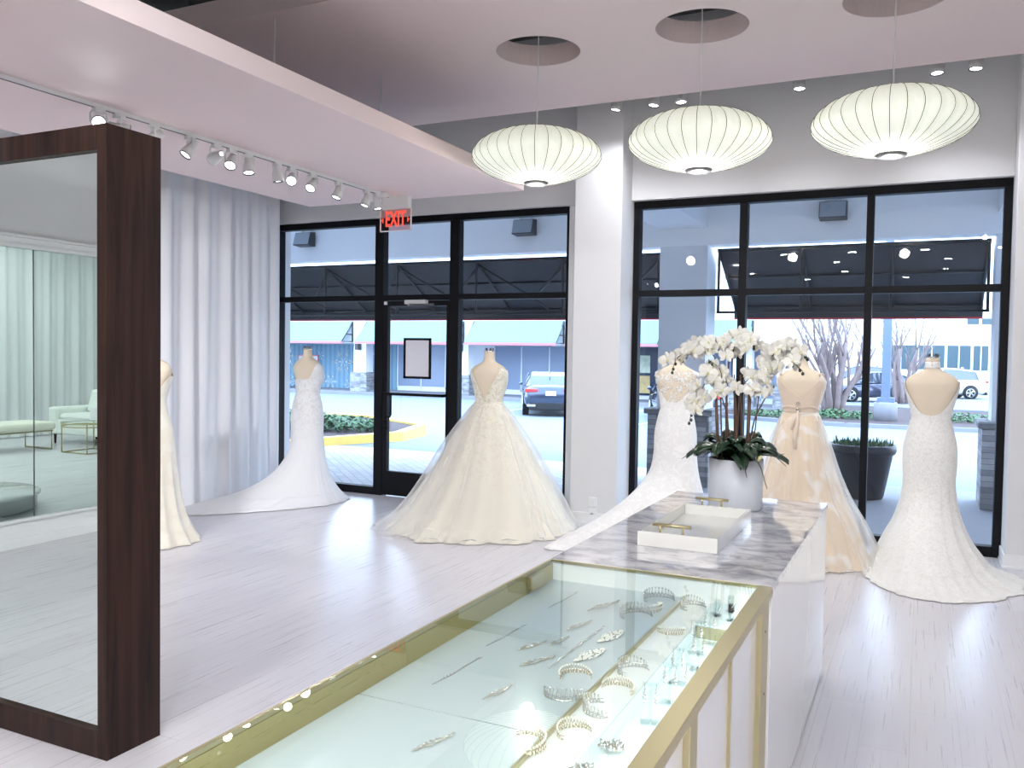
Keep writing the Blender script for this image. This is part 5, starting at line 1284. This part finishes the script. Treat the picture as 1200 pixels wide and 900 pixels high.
# cars
def car(loc, rz, paint, lb, s=1.0, suv=0.0):
    t = thing('parked_car', lb, 'car', loc, rz, None, local=True)
    st = [(-2.36,.42,.72,.66),(-2.32,.30,.93,.78),(-2.15,.24,1.02,.86),(-1.6,.22,1.03,.90),(-.8,.20,.98,.91),(.2,.20,.95,.91),(1.0,.20,.92,.90),(1.6,.22,.86,.88),(2.1,.26,.74,.82),(2.32,.32,.62,.70),(2.37,.40,.52,.55)]
    g = G(); vs = []; fs = []; n = 20
    for (x, zb, zt, hw) in st:
        zt += suv*.10*(1 if x < 1.6 else .4); zm = (zb+zt)/2; hh = (zt-zb)/2
        for j in range(n):
            a = 2*PI*j/n; c, s_ = math.cos(a), math.sin(a); vs.append((x, hw*math.copysign(abs(c)**.45, c), zm+hh*math.copysign(abs(s_)**.6, s_)))
    for k in range(len(st)-1):
        for j in range(n): fs.append((k*n+j,(k+1)*n+j,(k+1)*n+(j+1)%n,k*n+(j+1)%n))
    fs.append(tuple(range(n))); fs.append(tuple(range((len(st)-1)*n, len(st)*n))[::-1]); g.add(vs, fs, True); fixn(g.build('body', paint, t))
    # cabin
    z1 = 1.44+suv*.22; bx = -2.0 if suv else -1.75
    cab = [(bx,.98,.99,.74),( -1.25 if not suv else -1.7,.95,z1-.12,.70),(-.55,.92,z1,.66),(.25,.92,z1-.01,.66),(.75,.9,z1-.17,.69),(1.35,.86,.90,.75)]
    def loft(scale_w, lo, hi, nme, m_, inset):
        g = G(); vs = []; fs = []
        for (x, zb, zt, hw) in cab:
            zt = max(zt, zb+.02); a0 = zb+(zt-zb)*lo; a1 = zb+(zt-zb)*hi; w0 = (hw+.10)+(hw-.10-hw-.10)*lo*.8+inset; w1 = (hw+.10)-(.20)*hi*.8+inset
            vs += [(x,-w0,a0),(x,w0,a0),(x,w1,a1),(x,-w1,a1)]
        for k in range(len(cab)-1):
            for j in range(4): fs.append((k*4+j,k*4+(j+1)%4,(k+1)*4+(j+1)%4,(k+1)*4+j))
        fs += [(0,1,2,3),tuple((len(cab)-1)*4+q for q in (3,2,1,0))]; g.add(vs, fs, False); return fixn(g.build(nme, m_, t, bevel=.03))
    loft(1,0,.93,'glasshouse', M['carglass'], -.01); loft(1,.90,1.0,'roof', paint, .0)
    g = G()
    for sy in (-1,1):
        for (x0, z0, x1, z1_) in ((1.33,.90,.72,z1-.19),(.05,.92,.0,z1-.04),(bx+.12,1.0,(-1.25 if not suv else -1.72),z1-.14)): g.tube([(x0,sy*.84,z0),((x0+x1)/2,sy*.78,(z0+z1_)/2),(x1,sy*.69,z1_)], .028, 6)
    g.build('window_pillars', paint, t)
    for (x, y) in ((1.42,.80),(1.42,-.80),(-1.40,.80),(-1.40,-.80)):
        sg = 1 if y > 0 else -1; g = G(); g.cyl((x,y-sg*.1,.33),(x,y+sg*.115,.33),.335,28); w_ = g.build('wheel', M['tyre'], t)
        g = G(); g.m = Matrix.Translation((x,y+sg*.118,.33)) @ Matrix.Rotation(PI/2,4,'X')
        g.lathe([(.215,-.01),(.235,-.01),(.235,.01),(.215,.01),(.215,-.01)], n=24, close=False)
        for k in range(5):
            a = 2*PI*k/5; c, s_ = math.cos(a), math.sin(a)
            for da in (-.16,.16): g.tube([(.03*c,.03*s_,0),(.22*math.cos(a+da),.22*math.sin(a+da),0)], .018, 4)
        g.ball((0,0,0),.045,8); g.build('wheel_rim', M['rim'], w_)
        g = G(); g.cyl((x,y+sg*.07,.36),(x,y+sg*.112,.36),.40,28); g.build('wheel_arch', M['tyre'], t)
    for sy in (-1,1):
        g = G(); g.box((-2.345,sy*.42,.80+suv*.06),(-2.20,sy*.84,.92+suv*.08)); g.box((-2.36,sy*.42,.84),(-2.25,sy*.60,.89)); g.build('tail_light', M['tail'], t, bevel=.02)
        g = G(); g.box((2.10,sy*.50,.60),(2.30,sy*.78,.72)); g.build('headlight', M['plate'], t, bevel=.02)
        g = G(); g.box((-2.40,sy*.50,.33),(-2.30,sy*.78,.40)); g.build('exhaust_trim', M['chrome'], t, bevel=.01)
        g = G(); g.ball((.95,sy*.98,.98),.09,10,(1,.9,.7)); g.build('wing_mirror', paint, t)
    g = G(); g.box((-2.385,-.17,.70),(-2.33,.17,.84)); g.build('number_plate', M['plate'], t)
    g = G(); g.box((-2.38,-.70,.22),(-2.2,.70,.46)); g.build('rear_bumper', M['tyre'], t, bevel=.03)
    g = G(); g.ball((-1.3,0,z1),.05,8,(1.6,.4,1)); g.build('roof_antenna', paint, t)
    return t
M['paint_a'] = mat('dark_navy_paint', (.03,.045,.085), .15, .4, coat=1); M['paint_b'] = mat('slate_blue_paint', (.06,.07,.12), .2, .4, coat=.8); M['paint_w'] = mat('white_car_paint', (.75,.77,.80), .2, coat=1); M['paint_k'] = mat('black_car_paint', (.03,.035,.05), .15, coat=1)
car((-11.9,27.9,-.45), R(115), M['paint_a'], 'dark navy car parked with its tail to the window, right of the ball gown')
car((-6.9,27.2,-.45), R(112), M['paint_a'], 'dark blue car partly hidden behind the orchid stems', suv=0)
car((-2.15,45.4,-.45), R(207), M['paint_b'], 'slate blue sedan parked side-on behind the lamp post')
car((-3.6,56,-.45), R(205), M['paint_k'], 'black car with only its roof showing above the slate blue sedan', suv=1)
car((.8,52.5,-.45), R(200), M['paint_w'], 'white car parked behind the slate blue sedan', suv=1)

# ================================================================== lounge behind the camera (seen in the dark framed mirror)
t = thing('sofa', 'white upholstered sofa with tapered brown legs, seen reflected in the dark framed mirror', 'sofa', (-.85,-5.3,0))
g = G(); g.box((-1.85,-5.75,.16),(.15,-4.86,.40)); g.build('seat_base', M['sofa'], t, bevel=.03)
for a, b in ((-.03,.18),(-1.88,-1.67)): g = G(); g.box((a,-5.78,.16),(b,-4.84,.60)); g.build('armrest', M['sofa'], t, bevel=.04)
g = G(); g.box((-1.70,-5.80,.16),(.0,-5.58,.72)); g.build('backrest', M['sofa'], t, bevel=.04)
for k in range(2): g = G(); g.box((-.84-.83*k,-5.60,.39),(-.035-.83*k,-4.88,.50)); g.build('seat_cushion', M['sofa'], t, bevel=.05)
for k in range(2): g = G(); g.m = Matrix.Translation((-.45-.82*k,-5.48,.68)) @ Matrix.Rotation(R(14),4,'X'); g.box((-.38,-.08,-.2),(.38,.08,.2)); g.build('back_cushion', M['sofa'], t, bevel=.06)
for (x, y) in ((.10,-4.92),(-1.80,-4.92),(.10,-5.70),(-1.80,-5.70)): g = G(); g.cyl((x,y,.17),(x,y,.0),[.025,.014],10); g.build('leg', M['wood'], t)
t = thing('bench', 'cream upholstered bench on a thin gold frame, beside the sofa, reflected in the mirror', 'bench', (-.35,-3.7,0))
g = G(); g.box((-.70,-4.36,.30),(.0,-2.9,.43)); g.build('seat', mat('cream_upholstery',(.82,.80,.70),.8,sheen=.3), t, bevel=.045)
for y in (-4.30,-2.96): 
    g = G(); g.tube([(-.66,y,.012),(-.66,y,.295),(-.04,y,.295),(-.04,y,.012)], .012, 4, closed=True); g.build('leg_frame', M['gold'], t)
g = G(); g.box((-.67,-4.32,.284),(-.65,-2.94,.30)); g.box((-.05,-4.32,.284),(-.03,-2.94,.30)); g.build('rail', M['gold'], t)
t = thing('coffee_table', 'round glass side table on a gold frame before the sofa, reflected in the dark mirror', 'table', (-1.35,-4.55,0))
tcx, tcy = -1.40, -4.40
g = G(); g.lathe([(0,.455),(.40,.455),(.405,.462),(.40,.468),(0,.468)], (tcx,tcy,0), 40, close=False); g.build('glass_top', M['caseglass'], t)
for zz in (.445,.40): g = G(); g.tube([(tcx+.395*math.cos(2*PI*k/36), tcy+.395*math.sin(2*PI*k/36), zz) for k in range(36)], .010, 6, closed=True); g.build('rim', M['gold'], t)
for k in range(4):
    a = PI/4+PI/2*k; g = G(); g.cyl((tcx+.39*math.cos(a), tcy+.39*math.sin(a), .012),(tcx+.39*math.cos(a), tcy+.39*math.sin(a), .445),.010,8); g.build('leg', M['gold'], t)
for k in range(4):
    a = PI/4+PI/2*k; b = a+PI/2; g = G(); g.tube([(tcx+.39*math.cos(a), tcy+.39*math.sin(a), .010),(tcx+.39*math.cos(b), tcy+.39*math.sin(b), .010)],.009,6); g.build('foot_rail', M['gold'], t)
t = thing('photo_frame', 'small white photo frame standing on the round glass table', 'photo frame', (tcx+.05,tcy-.1,.468), R(200), local=True)
g = G(); g.m = Matrix.Rotation(R(-10),4,'X'); g.box((-.07,-.006,0),(.07,.006,.20)); g.build('frame', M['trimw'], t); g = G(); g.m = Matrix.Rotation(R(-10),4,'X'); g.box((-.05,-.009,.025),(.05,-.005,.175)); g.build('picture', M['sheet'], t)
t = thing('platform', 'low round white fitting platform, seen reflected in the dark framed mirror', 'platform', (-4.42,-.46,0))
g = G(); g.lathe([(0,.02),(.76,.02),(.76,.14),(.79,.145),(.79,.165),(.77,.172),(0,.172)], (-4.42,-.46,0), 64, close=False); g.lathe([(0,0),(.71,0),(.71,.02),(0,.02)], (-4.42,-.46,0), 48, close=False); g.build('deck', M['lacq'], t)

# ------------------------------------------------------------------ camera
cam = bpy.data.cameras.new('camera'); cob = bpy.data.objects.new('camera', cam); COL.objects.link(cob); scn.camera = cob
cam.sensor_fit = 'HORIZONTAL'; cam.sensor_width = 36; cam.lens = 1002.57/1200*36; cam.clip_end = 300; cam.clip_start = .05
yw, pt, rl = R(25.5486), R(1.98569), R(.89537)
f_ = Vector((-math.sin(yw)*math.cos(pt), math.cos(yw)*math.cos(pt), -math.sin(pt))); ri = Vector((math.cos(yw), math.sin(yw), 0)); dn = f_.cross(ri)
ri2 = math.cos(rl)*ri - math.sin(rl)*dn; dn2 = math.sin(rl)*ri + math.cos(rl)*dn
cob.matrix_world = Matrix.Translation((0,0,1.58)) @ Matrix(((ri2.x,-dn2.x,-f_.x),(ri2.y,-dn2.y,-f_.y),(ri2.z,-dn2.z,-f_.z))).to_4x4()
for o in bpy.data.objects:
    if '_local' in o.keys(): del o['_local']
scn.view_settings.view_transform = 'Standard'; scn.view_settings.look = 'None'; scn.view_settings.gamma = 1; scn.view_settings.use_curve_mapping = False
scn.view_settings.exposure = .24
